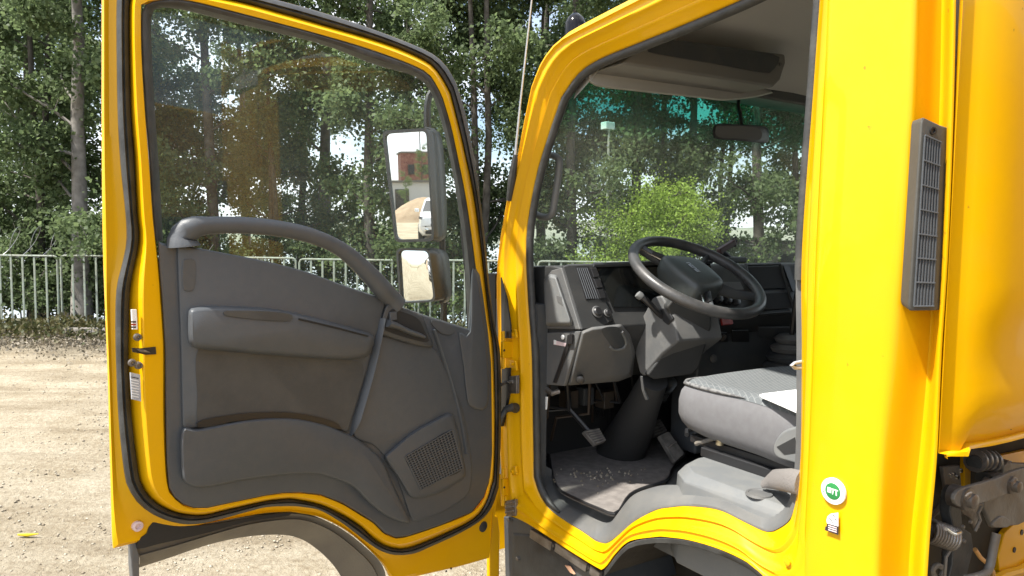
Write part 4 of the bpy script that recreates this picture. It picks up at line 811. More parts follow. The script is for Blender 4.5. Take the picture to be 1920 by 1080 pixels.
# arched grab bar
ab = smooth2([(344, 462), (343, 446), (352, 432), (376, 424), (440, 422), (510, 427), (580, 441), (640, 468), (688, 510), (722, 548), (744, 574)], 40)
ra = [.029 - .0135 * min(1, (i / 6) ** .8) if i < 26 else .0155 + .009 * (i - 26) / 14 for i in range(40)]
mesh('grab_bar', *g_tube([onD(x, y, .088 if 2 < i < 37 else .075) for i, (x, y) in enumerate(ab)], ra, 16, flat=1.12, up=DN), M['plastic'], door, smooth=70)
mesh('trim_cap', *g_prism(dl(smooth2([(343, 489), (350, 486), (364, 488), (366, 515), (362, 542), (352, 546), (343, 541), (341, 515)], 28, True), .0825), DN * .0025), M['plastic'], door, bevel=.001)
mesh('trim_cap', *g_prism(dl(smooth2([(808, 600), (830, 604), (848, 614), (850, 622), (842, 627), (826, 624), (812, 612)], 24, True), .0745), DN * .003), M['plastic'], door, bevel=.001)
# inner handle
bz = pad('handle_bezel', [(724, 573), (745, 574), (788, 591), (803, 622), (812, 645), (806, 652), (770, 645), (722, 630), (711, 622)], onD, .080, .090, M['plastic2'], door, ins=4, n=60)
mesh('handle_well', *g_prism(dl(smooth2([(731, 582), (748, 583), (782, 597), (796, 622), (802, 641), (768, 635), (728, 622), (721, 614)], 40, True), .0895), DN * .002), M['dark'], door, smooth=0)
mesh('inner_handle', *g_tube(dl(smooth2([(726, 606), (745, 612), (768, 622), (796, 632)], 14), .096), [.016, .016, .015, .014, .012, .011, .011, .011, .011, .011, .011, .010, .009, .006], 10, flat=.6, up=DN), M['plastic'], door)
mesh('lock_button', *g_prism(dl([(729, 585), (741, 584), (742, 599), (729, 602)], .092), DN * .006), M['plastic'], door, bevel=.0015)
# speaker cover and its square grid
BP_('speaker_cover', [(721, 855), (735, 842), (772, 811), (805, 792), (836, 776), (846, 776), (852, 781), (863, 822), (870, 862), (874, 884), (870, 897), (848, 912), (820, 926), (785, 935), (768, 931), (757, 916), (740, 888), (726, 868)], .076, .094, ins=8, n=80)
gq = [(760, 856), (848, 806), (868, 878), (790, 918)]
ins_ = [(762, 857), (800, 832), (846, 808), (856, 845), (866, 880), (830, 898), (792, 916), (776, 888)]
mesh('speaker_backing', *g_prism(dl(smooth2(ins_, 40, True), .0945), DN * .0004), mat('speaker_dark', (.012, .012, .012), .8), door, smooth=0)
gb = MB()
def gpt(u, v): 
    a = gq[0]; b = gq[1]; c = gq[2]; d = gq[3]
    x = (1 - u) * (1 - v) * a[0] + u * (1 - v) * b[0] + u * v * c[0] + (1 - u) * v * d[0]; y = (1 - u) * (1 - v) * a[1] + u * (1 - v) * b[1] + u * v * c[1] + (1 - u) * v * d[1]; return (x, y)
for i in range(17):
    t = i / 16; gb.add(*g_tube(dl([gpt(t, 0), gpt(t, 1)], .0965), .0019, 4)); gb.add(*g_tube(dl([gpt(0, t), gpt(1, t)], .0965), .0019, 4))
gb.obj('speaker_grid', M['plastic'], door, kind='stuff')
# latch slot, screws, labels on the rear edge of the door
mesh('latch_slot', *g_prism(dl([(247, 652), (262, 653), (291, 650), (292, 664), (272, 665), (248, 660)], .0675), DN * .0025), M['black'], door, smooth=0)
mesh('latch', *g_prism(dl([(256, 655), (272, 656), (282, 661), (262, 660)], .071), DN * .003), M['steel'], door, bevel=.001)
for x, y in [(257, 632), (247, 680), (259, 685)]: mesh('latch_screw', *g_lathe(onD(x, y, .062), DN, [(0, .0075), (.005, .007), (.006, .004), (.003, .003)], 12), M['steel'], door)
o = mesh('foil_label', *g_prism(dl([(243, 698), (261, 702), (263, 752), (246, 748)], .062), DN * .0045), M['label'], door, smooth=0)
for k in range(8): mesh('label_line', *g_prism(dl([(246, 706 + 5 * k), (260, 709 + 5 * k), (260, 710.5 + 5 * k), (246, 707.5 + 5 * k)], .0672), DN * .0004), M['ink'] if k == 0 else M['white'], door)
mesh('warning_label', *g_prism(dl([(245, 580), (254, 580), (256, 617), (247, 617)], .058), DN * .005), M['white'], door, smooth=0)
for k in range(3): mesh('label_line', *g_prism(dl([(246, 602 + 5 * k), (255, 602 + 5 * k), (255, 605 + 5 * k), (246, 605 + 5 * k)], .0635), DN * .0004), M['red'] if k == 1 else M['ink'], door)
# hole plugs on the lower skin
mesh('drain_plug', *g_lathe(onD(905, 987, .004), DN, [(-.004, .016), (.004, .016), (.005, .012)], 20), M['rubber'], door)
for x, y in [(908, 1031), (900, 1040), (846, 1066), (837, 1071)]: mesh('hole', *g_lathe(onD(x, y, .004), DN, [(-.002, .0028), (.0006, .0028)], 8), M['ink'], door)
mesh('grommet', *g_lathe(onD(257, 986, .006), DN, [(-.004, .010), (.006, .010), (.007, .006), (.002, .005)], 16), M['pinkish'], door)
# grey arch moulding hanging from the door's lower edge
U_ = smooth2([(246, 1012), (300, 1000), (370, 984), (440, 972), (500, 965), (560, 964), (610, 976), (650, 998), (690, 1030), (716, 1058), (726, 1090)], 50)
Um = smooth2([(262, 1042), (320, 1026), (400, 1002), (470, 983), (540, 974), (580, 978), (620, 995), (655, 1020), (690, 1052), (705, 1075), (712, 1100)], 50)
L_ = smooth2([(262, 1072), (320, 1053), (400, 1026), (470, 1011), (533, 1007), (570, 1014), (600, 1032), (630, 1060), (650, 1090), (660, 1120), (664, 1140)], 50)
mesh('arch_moulding', *g_loft([[p for p in dl(U_, .0)], dl(dmix(U_, Um, .5), -.010), dl(dmix(U_, Um, .9), -.012), [p for p in dl(Um, -.004)], [p for p in dl(dmix(Um, L_, .5), -.020)], [p - DN * .02 for p in dl(L_, -.02)], [p - DN * .06 for p in dl(Um, -.02)], [p - DN * .03 for p in dl(U_, -.02)]], False), mat('muddy_plastic', (.11, .10, .085), .55, c2=(.16, .145, .115), ns=8, bump=.1, bs=200), door, smooth=45)
mesh('moulding_end', *g_prism(dl([(246, 1008), (254, 1010), (262, 1042), (262, 1100), (250, 1100), (246, 1060)], .0), DN * -.018), M['mid'], door, bevel=.003)
mesh('moulding_plate', *g_prism(dl(smooth2([(256, 1028), (262, 1008), (274, 1000), (280, 982), (292, 977), (310, 982), (380, 984), (480, 968), (540, 960), (540, 966), (460, 978), (380, 1000), (300, 1018)], 50, True), .002), DN * .004), M['black'], door, smooth=0)

# ------------------------------------------------------------------ mirrors on their stay, outside the door
def mirror(name, glass_poly, depth, off, nrm, rim, edge, convex=0):
    c2 = (sum(p[0] for p in glass_poly) / 4, sum(p[1] for p in glass_poly) / 4)
    c = onD(*c2, off); nrm = nrm.normalized()
    G = smooth2(glass_poly, 4, True) if False else glass_poly
    def rounded(P, r, k=5):
        o = []
        for i in range(len(P)):
            a = np.array(P[i - 1], float); b = np.array(P[i], float); d = np.array(P[(i + 1) % len(P)], float)
            u = (a - b) / np.linalg.norm(a - b) * r; w_ = (d - b) / np.linalg.norm(d - b) * r
            for t in np.linspace(0, 1, k): o.append(tuple((1 - t) ** 2 * (b + u) + 2 * t * (1 - t) * b + t * t * (b + w_)))
        return o
    Gr = rounded(G, 11); Hr = [(x + (x - c2[0]) * rim / 50, y + (y - c2[1]) * rim / 90) for x, y in Gr]
    pl = lambda P, d=0: [on_plane(x, y, c + nrm * d, nrm) for x, y in P]
    face = pl(Gr); rimf = pl(Hr)
    ex = Rt * edge
    h = mesh(name, *g_loft([[p + nrm * .002 for p in face], [p + nrm * .010 for p in face], [p + nrm * .010 for p in rimf], [p - nrm * .01 for p in rimf], [p - nrm * depth * .7 for p in rimf], [c - nrm * depth + (p - c) * .8 for p in rimf]], True, False, True), M['black'], door, smooth=50)
    if convex:
        cc = sum(face, Vector()) / len(face); rings = []
        R = max((p - cc).length for p in face)
        for s in (1.0, .86, .72, .58, .44, .3, .15): rings.append([cc + (p - cc) * s + nrm * (.003 + convex * (1 - s * s)) for p in face])
        mesh('mirror_glass', *g_loft(rings, True, False, True), M['mirror'], h, smooth=89)
    else: mesh('mirror_glass', *g_prism([p + nrm * .003 for p in face], nrm * .001), M['mirror'], h, smooth=0)
    return h
MIR_OFF = -.17
# the normals are what makes the glass look along the truck's side to the yard behind
MIRN = (Vector((.10, -1, 0)).normalized() - ray(775, 358)).normalized(); MIRP = onD(775, 350, MIR_OFF)
def MR(px, py, dist, z=0.0):        # where the tall mirror, looked at in (px, py), shows something dist metres away
    p = on_plane(px, py, MIRP, MIRN); d = ray(px, py); r = d - MIRN * 2 * d.dot(MIRN); r.z = 0; r.normalize(); return Vector((p.x + r.x * dist, p.y + r.y * dist, z))
def mnorm(px, py, target):
    d = ray(px, py); r = target.normalized(); return (r - d).normalized()
mirror('door_mirror', [(724, 251), (802, 246), (813, 447), (746, 449)], .06, MIR_OFF, mnorm(775, 358, Vector((.10, -1, .0))), 5, 0)
mirror('wide_angle_mirror', [(750, 468), (806, 470), (817, 562), (756, 566)], .06, MIR_OFF, mnorm(783, 520, Vector((-.22, -1, -.09))), 6, 0, convex=.006)
def rim_side(P, Q, name, nrmoff):
    mesh(name, *g_loft([dl(smooth2(P, 20), MIR_OFF + .006), dl(smooth2(dmix(P, Q, .45), 20), MIR_OFF + .002), dl(smooth2(Q, 20), MIR_OFF - .02), dl(smooth2(dmix(Q, P, .35), 20), MIR_OFF - .07)], False), M['black'], door, smooth=60)
rim_side([(796, 239), (808, 246), (816, 330), (822, 440), (812, 455), (790, 456)], [(800, 238), (826, 252), (835, 330), (838, 430), (828, 452), (800, 456)], 'mirror_shell', 0)
rim_side([(802, 463), (812, 470), (818, 520), (824, 566), (812, 571), (795, 571)], [(806, 463), (838, 474), (845, 520), (846, 556), (832, 569), (800, 572)], 'mirror_shell', 0)
mesh('mirror_stay', *g_tube(dl(smooth2([(812, 168), (804, 182), (801, 205), (803, 250), (820, 330), (828, 440), (830, 470), (832, 560), (832, 640)], 30), MIR_OFF - .045), .011, 8), M['black'], door)
mesh('mirror_stay', *g_tube([onD(812, 168, MIR_OFF - .045), onD(822, 172, MIR_OFF + .05), onD(834, 185, .0)], .011, 8), M['black'], door)
# ================================================================== INSIDE THE CAB
DP0 = Vector((-1.74, .1, 1.61)); DPN = Vector((.888, 0, .459)).normalized()      # sloping face of the dashboard
def onF(px, py, off=0.0): return on_plane(px, py, DP0 + DPN * off, DPN)
def onL(px, py, off=0.0): return on_plane(px, py, Vector((-1.655, 0, 1.42)) + Vector((.906, 0, -.423)) * off, Vector((.906, 0, -.423)))
sec = [(-2.03, 1.60), (-1.80, 1.617), (-1.75, 1.613), (-1.735, 1.60), (-1.655, 1.44), (-1.66, 1.425), (-1.72, 1.30), (-1.76, 1.262), (-2.03, 1.262)]
dash = mesh('dashboard', *g_loft([[Vector((x, .105, z)) for x, z in sec], [Vector((x, 1.92, z)) for x, z in sec]], True, True, True), M['dash'], truck, smooth=30, bevel=.006)
FP = lambda name, P, o0, o1, m=M['dash'], pl=onF, ins=3, **k: pad(name, P, pl, o0, o1, m, dash, ins=ins, sm=False, steps=2, smooth=30, **k)
# left end module with air vent
FP('vent_module', [(1054, 499), (1066, 495), (1112, 494), (1150, 600), (1132, 614), (1090, 619)], 0, .012, M['dash'])
mesh('side_pod', *g_loft([[onY(x, y, .10) for x, y in P] for P in [[(1019, 530), (1030, 512), (1044, 514), (1060, 560), (1075, 600), (1074, 613), (1022, 612)]]] + [[onY(x, y, .078) for x, y in [(1023, 534), (1032, 518), (1042, 520), (1056, 562), (1069, 598), (1068, 607), (1026, 606)]]], True, True, True), M['light'], dash, bevel=.007, bseg=3)
mesh('pod_dimple', *g_prism([onY(x, y, .0765) for x, y in [(1043, 554), (1052, 556), (1055, 573), (1045, 566)]], (0, .002, 0)), M['mid'], dash, bevel=.001)
mesh('dash_end', *g_prism([onY(x, y, .098) for x, y in [(1034, 507), (1052, 502), (1087, 618), (1021, 616), (1019, 524)]], (0, .012, 0)), M['mid'], dash, bevel=.003)
mesh('vent_opening', *g_prism([onF(x, y, .0125) for x, y in [(1079, 500), (1103, 500), (1126, 556), (1098, 562)]], DPN * .002), M['black'], dash)
for k in range(6):
    t = (k + .5) / 6; mesh('air_vent_slat', *g_tube([onF(1080 + 22 * t, 502, .017), onF(1099 + 25 * t, 560, .017)], .0014, 5), M['plastic'], dash)
for k, (x, y) in enumerate([(1112, 512), (1118, 532), (1124, 552)]):
    mesh('rocker_switch', *g_prism([onF(x - 6, y - 8, .013), onF(x + 5, y - 8, .013), onF(x + 11, y + 8, .013), onF(x, y + 9, .013)], DPN * .005), M['black'], dash, bevel=.0015)
for x, y, r in [(1118, 586, .016), (1137, 588, .011)]:
    kb = mesh('dial_knob', *g_lathe(onF(x, y, .012), DPN, [(0, r * 1.1), (.004, r * 1.1), (.012, r * .85), (.014, r * .7)], 18), M['black'], dash); mesh('knob_ring', *g_lathe(onF(x, y, .012), DPN, [(.002, r * 1.02), (.006, r * 1.16), (.008, r * 1.0)], 18), M['mid'], dash)
# instrument hood recess and ledge
mesh('instrument_hood', *g_prism([onF(x, y, .002) for x, y in [(1116, 499), (1330, 492), (1345, 575), (1148, 576)]], DPN * .003), mat('instrument_glass', (.008, .009, .009), .12, coat=.5), dash, smooth=0)
mesh('hood_brow', *g_tube([onF(1112, 497, .012), onF(1200, 494, .014), onF(1335, 490, .012)], .008, 8, flat=.8), M['plastic2'], dash)
# open shelves at the right
for P in ([(1402, 502), (1460, 500), (1478, 540), (1412, 543)], [(1416, 552), (1478, 549), (1484, 578), (1424, 582)]):
    mesh('open_shelf', *g_prism([onF(x, y, .004) for x, y in P], DPN * .003), M['dark'], dash, smooth=0)
mesh('shelf_frame', *g_tube([onF(x, y, .008) for x, y in [(1398, 497), (1462, 495), (1490, 585), (1424, 590)]], .006, 8, True), M['dash'], dash)
mesh('end_vent', *g_prism([onF(x, y, .004) for x, y in [(1466, 498), (1478, 499), (1492, 545), (1484, 548)]], DPN * .006), M['black'], dash, bevel=.002)
mesh('hazard_switch', *g_prism([onF(x, y, .006) for x, y in [(1349, 598), (1370, 597), (1372, 609), (1352, 611)]], DPN * .008), M['red'], dash, bevel=.002)
# centre stack below the wheel
mesh('radio_face', *g_prism([onF(x, y, .006) for x, y in [(1330, 530), (1385, 530), (1392, 545), (1336, 548)]], DPN * .008), M['mid'], dash, bevel=.002)
for x, y in [(1345, 560), (1362, 562), (1378, 566)]: mesh('heater_knob', *g_lathe(onF(x, y, .006), DPN, [(0, .018), (.012, .016), (.014, .012)], 16), M['black'], dash)
for x0, y0, x1, y1, m_ in [(1316, 622, 1331, 645, 'black'), (1346, 622, 1362, 640, 'black'), (1370, 618, 1402, 640, 'black'), (1420, 612, 1480, 632, 'plastic2')]:
    mesh('dash_pocket', *g_prism([onL(x0, y0, .003), onL(x1, y0, .003), onL(x1 + 2, y1, .003), onL(x0 + 2, y1, .003)], Vector((.906, 0, -.423)) * .005), M[m_], dash, bevel=.002)
mesh('lighter_socket', *g_lathe(onL(1355, 632, .006), (.906, 0, -.423), [(0, .012), (.006, .012), (.006, .008)], 14), M['steel'], dash)
mesh('lower_centre_panel', *g_boxab((-1.80, .62, .99), (-1.68, 1.35, 1.40)), M['plastic2'], truck, bevel=.01)
mesh('round_button', *g_lathe(onX(1337, 672, -1.679), (1, 0, 0), [(0, .014), (.006, .013), (.007, .009)], 14), M['mid'], dash)
# lower left cover
low_end = [(1021, 624), (1088, 621), (1057, 724), (1022, 721)]
mesh('lower_dash_end', *g_prism([onY(x, y, .098) for x, y in low_end], (0, .012, 0)), M['mid'], dash, bevel=.003)
lc = [[onL(x, y, o) for x, y in P] for o, P in [(.002, [(1090, 620), (1110, 612), (1165, 606), (1182, 626), (1192, 660), (1187, 706), (1160, 716), (1062, 724)]), (.022, [(1094, 624), (1112, 617), (1162, 612), (1177, 629), (1186, 660), (1180, 700), (1156, 709), (1070, 717)])]]
mesh('lower_dash_cover', *g_loft(lc, True, True, True), M['mid'], dash, bevel=.006, bseg=3)
mesh('cup_recess', *g_loft([[onL(x, y, .0225) for x, y in smooth2([(1128, 617), (1160, 614), (1172, 640), (1168, 652), (1152, 655), (1140, 640)], 26, True)], [onL(x, y, .0235) for x, y in smooth2([(1131, 619), (1158, 617), (1168, 638), (1164, 647), (1152, 650), (1143, 638)], 26, True)]], True, True, True), M['plastic2'], dash)
mesh('cup_lip', *g_tube([onL(x, y, .024) for x, y in smooth2([(1166, 622), (1174, 642), (1168, 653), (1152, 656), (1144, 650)], 16)], .004, 8), M['light'], dash)
st = mesh('cover_strap', *g_prism([onY(x, y, .0965) for x, y in [(1070, 625), (1077, 627), (1044, 718), (1038, 717)]], (0, -.004, 0)), M['black'], dash, bevel=.001)
mesh('strap_buckle', *g_prism([onY(x, y, .092) for x, y in [(1066, 628), (1075, 626), (1074, 645), (1064, 645)]], (0, -.005, 0)), M['black'], dash, bevel=.001)
mesh('round_plug', *g_lathe(onY(1056, 632, .096), (0, -1, 0), [(0, .007), (.003, .007), (.004, .005)], 14), M['white'], dash)
mesh('small_label', *g_prism([onY(x, y, .0965) for x, y in [(1039, 638), (1064, 644), (1063, 650), (1039, 646)]], (0, -.002, 0)), M['pinkish'], dash, smooth=0)
mesh('small_label', *g_prism([onY(x, y, .0940) for x, y in [(1039, 637), (1043, 638), (1043, 646), (1039, 645)]], (0, -.001, 0)), M['white'], dash, smooth=0)
mesh('bonnet_pull', *g_lathe(onL(1089, 706, .02), (.7, -.6, -.2), [(0, .008), (.02, .008), (.022, .012), (.03, .012), (.032, .009)], 14), M['black'], dash)
# release lever bracket and wiring under the dash
br = mesh('release_bracket', *g_tube([onY(1024, 730, .10), onY(1036, 738, .10), onY(1048, 733, .12)], .008, 8), M['steel'], truck)
mesh('release_lever', *g_prism([onY(x, y, .095) for x, y in [(1018, 744), (1026, 744), (1024, 768), (1017, 768)]], (0, .004, 0)), M['white'], truck, bevel=.001)
mesh('release_lever', *g_prism([onY(x, y, .095) for x, y in [(1014, 772), (1018, 772), (1018, 784), (1014, 784)]], (0, .004, 0)), M['white'], truck, bevel=.001)
rr_ = random.Random(4)
for k in range(9):
    a = Vector((-1.80 - .1 * rr_.random(), .13 + .05 * k, 1.27)); b = Vector((-1.98, .15 + .06 * k + rr_.uniform(-.1, .1), 1.0 + .1 * rr_.random()))
    mesh('wire', *g_tube([a, a.lerp(b, .35) + Vector((.03, .03, -.05)), a.lerp(b, .7) + Vector((.02, -.04, .02)), b], .003 + .003 * rr_.random(), 6), M['black'] if k % 3 else mat('brown_wire', (.035, .022, .014), .6), truck)
for k in range(5):
    c = Vector((-1.9 - .05 * rr_.random(), .14 + .07 * k, 1.12 + .12 * rr_.random())); mesh('relay_box', *g_box(c, (.05, .045, .06)), M['plastic2'] if k % 2 else mat('brown_connector', (.045, .034, .024), .6), truck, bevel=.004)
# steering wheel
WC = Vector((-1.561, .475, 1.593)); WN = Vector((.4997, -.0119, .8661)).normalized()
E1 = Vector((0, 1, 0)); E1 = (E1 - WN * E1.dot(WN)).normalized(); E2 = WN.cross(E1); E2 = E2 if E2.z > 0 else -E2
def WPt(a, b, n_=0.0): return WC + E1 * a + E2 * b + WN * n_
def WQ(a, b, n_=0.0): return WC + E2 * a - E1 * b + WN * n_      # the wheel stands turned a quarter to the left
wl = empty('steering_wheel', WC, parent=truck)
mesh('rim', *g_tube([WPt(.2005 * math.cos(q), .2005 * math.sin(q)) for q in np.linspace(0, 2 * math.pi, 72, endpoint=False)], .0165, 14, True, up=WN), mat('wheel_leather', (.045, .045, .045), .36, bump=.06, bs=300, dirt=((.14, .13, .12), .4, 16.0)), wl, smooth=80)
def hub_loop(s, n_): return [WQ(x * s, y * s + .016, n_) for x, y in smooth2([(-.088, .045), (-.075, .066), (0, .074), (.075, .066), (.088, .045), (.080, -.02), (.062, -.062), (0, -.074), (-.062, -.062), (-.080, -.02)], 40, True)]
hub = mesh('airbag_pad', *g_loft([hub_loop(.9, -.055), hub_loop(1.02, -.03), hub_loop(1.03, .004), hub_loop(.98, .018), hub_loop(.82, .025), hub_loop(.5, .028)], True, True, True), mat('airbag_plastic', (.055, .062, .060), .42, bump=.08, bs=400), wl, smooth=60)
for s in (-1, 1):
    mesh('spoke', *g_tube([WQ(s * .07, .02, -.014), WQ(s * .12, .05, -.018), WQ(s * .165, .085, -.010), WQ(s * .186, .092, 0)], [.022, .018, .017, .013], 10, flat=.55, up=WN), M['plastic2'], wl, smooth=60)
    mesh('spoke', *g_tube([WQ(s * .055, -.05, -.014), WQ(s * .085, -.10, -.018), WQ(s * .11, -.15, -.010), WQ(s * .118, -.17, 0)], [.020, .016, .014, .012], 10, flat=.55, up=WN), M['plastic2'], wl, smooth=60)
    mesh('spoke_buttons', *g_tube([WQ(s * .095, .044, -.004), WQ(s * .135, .068, -.006)], [.013, .011], 8, flat=.5, up=WN), M['black'], wl)
    mesh('spoke_trim', *g_tube([WQ(s * .09, .062, -.002), WQ(s * .13, .088, -.002), WQ(s * .165, .104, -.002)], .0022, 6), M['chrome'], wl)
# the word on the pad
cu = bpy.data.curves.new('wheel_lettering', 'FONT'); cu.body = 'ISUZU'; cu.size = .019; cu.extrude = .0006; cu.offset = .0004; cu.align_x = 'CENTER'; cu.align_y = 'CENTER'
tmp = bpy.data.objects.new('wheel_lettering', cu); col.objects.link(tmp); dg = bpy.context.evaluated_depsgraph_get(); me = bpy.data.meshes.new_from_object(tmp.evaluated_get(dg)); bpy.data.objects.remove(tmp)
lt_ = bpy.data.objects.new('wheel_lettering', me); col.objects.link(lt_); me.materials.clear(); me.materials.append(M['label']); lt_.parent = wl
lm_ = Matrix((E2, -E1, E1.cross(E2))).transposed().to_4x4(); 
lt_.matrix_local = Matrix.Translation(WQ(0, .030, .030 if E1.cross(E2).dot(WN) > 0 else .030) - WC) @ lm_
# column, stalk
def cbox(a0, b0, a1, b1, n0, n1, s0=1.0, s1=1.0, sh=0.0):
    o = []
    for n_, s in ((n0, s0), (n1, s1)):
        o.append([WPt(x * s, y * s + sh * (n_ - n0), n_) for x, y in [(a0, b0), (a0 * .82, b1 * .9), (a0 * .6, b1), (a1 * .6, b1), (a1 * .82, b1 * .9), (a1, b0), (a1 * .75, b0 - .02), (a0 * .75, b0 - .02)]])
    return g_loft(o, True, True, True)
cc = mesh('column_cowl', *cbox(-.062, -.035, .062, .05, -.055, -.13, 1.0, 1.0), M['dash'], truck, bevel=.006)
# lower shroud traced on its own side plane
def onS(px, py, d=0.0): return on_plane(px, py, Vector((-1.60, .37 + d, 1.45)), Vector((.12, -1, .02)).normalized())
sh = [(1222, 558), (1240, 553), (1262, 590), (1272, 640), (1242, 664), (1206, 706), (1198, 700), (1189, 662), (1200, 600), (1211, 580)]
mesh('column_shroud', *g_prism([onS(x, y) for x, y in sh], Vector((.02, .17, 0))), M['mid'], truck, bevel=.008, bseg=3)  # left facet, its sunlight put in as a lighter grey
sh2 = [(1250, 575), (1262, 560), (1335, 590), (1335, 612), (1312, 690), (1300, 702), (1228, 712), (1212, 704), (1242, 664), (1270, 640)]
mesh('column_shroud', *g_prism([on_plane(x, y, Vector((-1.56, .40, 1.45)), Vector((.80, -.35, -.25)).normalized()) for x, y in sh2], Vector((-.06, .03, 0))), M['dash'], truck, bevel=.008, bseg=3)  # right facet of the same shroud, its shade put in as darker grey
mesh('wiper_stalk', *g_tube([onS(1248, 598, .02), onS(1232, 585, -.02), onS(1210, 562, -.05), onS(1200, 555, -.06)], [.010, .009, .010, .010], 10), M['black'], truck)
mesh('stalk_knob', *g_lathe(onS(1201, 556, -.06), (onS(1195, 551, -.07) - onS(1232, 585, -.02)).normalized(), [(-.004, .011), (.004, .0125), (.012, .011), (.014, .006)], 14), M['light'], truck)
mesh('stalk_boot', *g_prism([onS(x, y, -.004) for x, y in [(1236, 580), (1250, 576), (1262, 598), (1252, 610), (1242, 602)]], (0, .01, 0)), M['black'], truck, bevel=.003)
# shaft gaiter on the floor and bellows
FZ = .94
b0 = onZ(1172, 872, FZ) + Vector((-.09, .06, 0)); t0_ = onX(1226, 712, -1.66)
mesh('column_gaiter', *g_tube([b0 + Vector((0, 0, -.01)), b0 + Vector((0, 0, .02)), b0.lerp(t0_, .35), b0.lerp(t0_, .7), t0_], [.088, .086, .072, .055, .043], 20), mat('gaiter_rubber', (.03, .03, .03), .55, bump=.05, bs=100), truck, smooth=60)
for k in range(6): 
    c_ = onX(1222, 712, -1.70).lerp(onX(1212, 742, -1.74), k / 5); mesh('bellows_ring', *g_lathe(c_ + Vector((0, .05, 0)), (.5, 0, .85), [(-.006, .035), (0, .048 - .003 * k), (.006, .035)], 18), M['black'], truck)
mesh('hanging_strap', *g_tube([onX(1203, 706, -1.60), onX(1206, 730, -1.60), onX(1213, 748, -1.60)], [.004, .005, .006], 6), M['mid'], truck)
# pedals
def pedal(name, P, x_, m, ribs):
    q = [onX(x, y, x_) for x, y in P]; nrm = Vector((.75, -.15, .6)).normalized(); ctr = sum(q, Vector()) / 4
    q = [on_plane(x, y, ctr, nrm) for x, y in P]
    p = mesh(name, *g_prism(q, -nrm * .02), m, truck, bevel=.003)
    for k in range(ribs):
        t = (k + .5) / ribs; a = q[0].lerp(q[3], t); b = q[1].lerp(q[2], t); mesh('pedal_rib', *g_tube([a.lerp(b, .06) + nrm * .001, a.lerp(b, .94) + nrm * .001], .004, 5), m, p)
    return p, ctr
pm = mat('pedal_rubber', (.085, .08, .072), .8, c2=(.17, .155, .14), ns=30)
_, pc_ = pedal('clutch_pedal', [(1094, 808), (1124, 803), (1137, 826), (1116, 834)], -1.80, pm, 6)
mesh('pedal_arm', *g_tube([pc_ + Vector((-.02, 0, 0)), pc_ + Vector((-.08, -.05, .08)), pc_ + Vector((-.14, -.03, .32))], .010, 8), M['black'], truck)
pedal('brake_pedal', [(1213, 792), (1238, 785), (1252, 808), (1228, 818)], -1.86, pm, 5)
pedal('accelerator_pedal', [(1236, 816), (1254, 808), (1284, 850), (1266, 866)], -1.72, pm, 1)
# seat riser and engine cover
rs = [(-.75, .07), (-1.22, .07), (-1.28, .11), (-1.30, .17), (-1.30, .95), (-.75, .95)]
mesh('seat_riser', *g_loft([[Vector((x, y, .93)) for x, y in rs], [Vector((x * .995, y + .01, 1.128)) for x, y in rs], [Vector((x * .985, y + .028, 1.150)) for x, y in rs]], True, True, True), M['light'], truck, smooth=50, bevel=.004)
mesh('riser_recess', *g_lathe(onZ(1424, 926, 1.150), (0, 0, 1), [(-.002, .030), (.003, .028), (.003, .024), (.0015, .022)], 26), M['mid'], truck)
mesh('engine_cover', *g_boxab((-1.36, .95, .93), (-.75, 1.40, 1.22)), M['plastic2'], truck, bevel=.03, bseg=3)
# ------------------------------------------------------------------ seat
seat = empty('driver_seat', (-1.1, .43, 1.17), parent=truck)
sy0, sy1 = .19, .69
def cush(z, i, f): return [Vector((x, y, z)) for x, y in smooth2([(-.80 - i, sy0 + i), (-1.15, sy0 + i), (-1.33 + i + f, sy0 + .008 + i), (-1.378 + i + f, sy0 + .05 + i), (-1.388 + i + f, (sy0 + sy1) / 2), (-1.378 + i + f, sy1 - .05 - i), (-1.33 + i + f, sy1 - .008 - i), (-1.15, sy1 - i), (-.80 - i, sy1 - i)], 60, True)]
def sag(L_, a): return [p + Vector((0, 0, a * (1 if p.x < -1.25 else .5))) for p in L_]
mesh('seat_cushion', *g_loft([cush(1.192, .07, .05), cush(1.194, .045, .038), cush(1.20, .026, .024), cush(1.212, .012, .012), cush(1.23, .004, .005), cush(1.25, .0, .001), cush(1.285, .0, 0), cush(1.31, .004, 0), sag(cush(1.325, .012, 0), .0)], True, True, False), M['fabric'], seat, smooth=70)
top = [sag(cush(1.324, .010, 0), 0), sag(cush(1.334, .020, 0), 0), sag(cush(1.339, .034, 0), .0), sag(cush(1.335, .08, 0), 0), sag(cush(1.330, .14, 0), 0)]
mesh('seat_top', *g_loft(top, True, False, True), M['seattop'], seat, smooth=70)
mesh('seat_piping', *g_tube([p + Vector((0, 0, .002)) for p in cush(1.327, .010, 0)][10:21], [.001, .003, .0045, .005, .005, .005, .005, .005, .0045, .003, .001], 8), M['mottled'], seat, smooth=60)
bk = []
for z, x0, x1, i in [(1.30, -.90, -.74, .03), (1.36, -.93, -.72, 0), (1.6, -.90, -.70, 0), (1.85, -.86, -.68, .02), (1.93, -.83, -.69, .06), (1.95, -.80, -.71, .1)]:
    bk.append([Vector((x, y, z)) for x, y in smooth2([(x0, sy0 + i + .04), (x0 + .05, sy0 + i), (x1, sy0 + i + .02), (x1, sy1 - i - .02), (x0 + .05, sy1 - i), (x0, sy1 - i - .04), (x0 + .015, (sy0 + sy1) / 2)], 40, True)])
mesh('backrest', *g_loft([[p + Vector((.015, 0, 0)) for p in l] for l in bk], True, True, True), M['fabric'], seat, smooth=70)
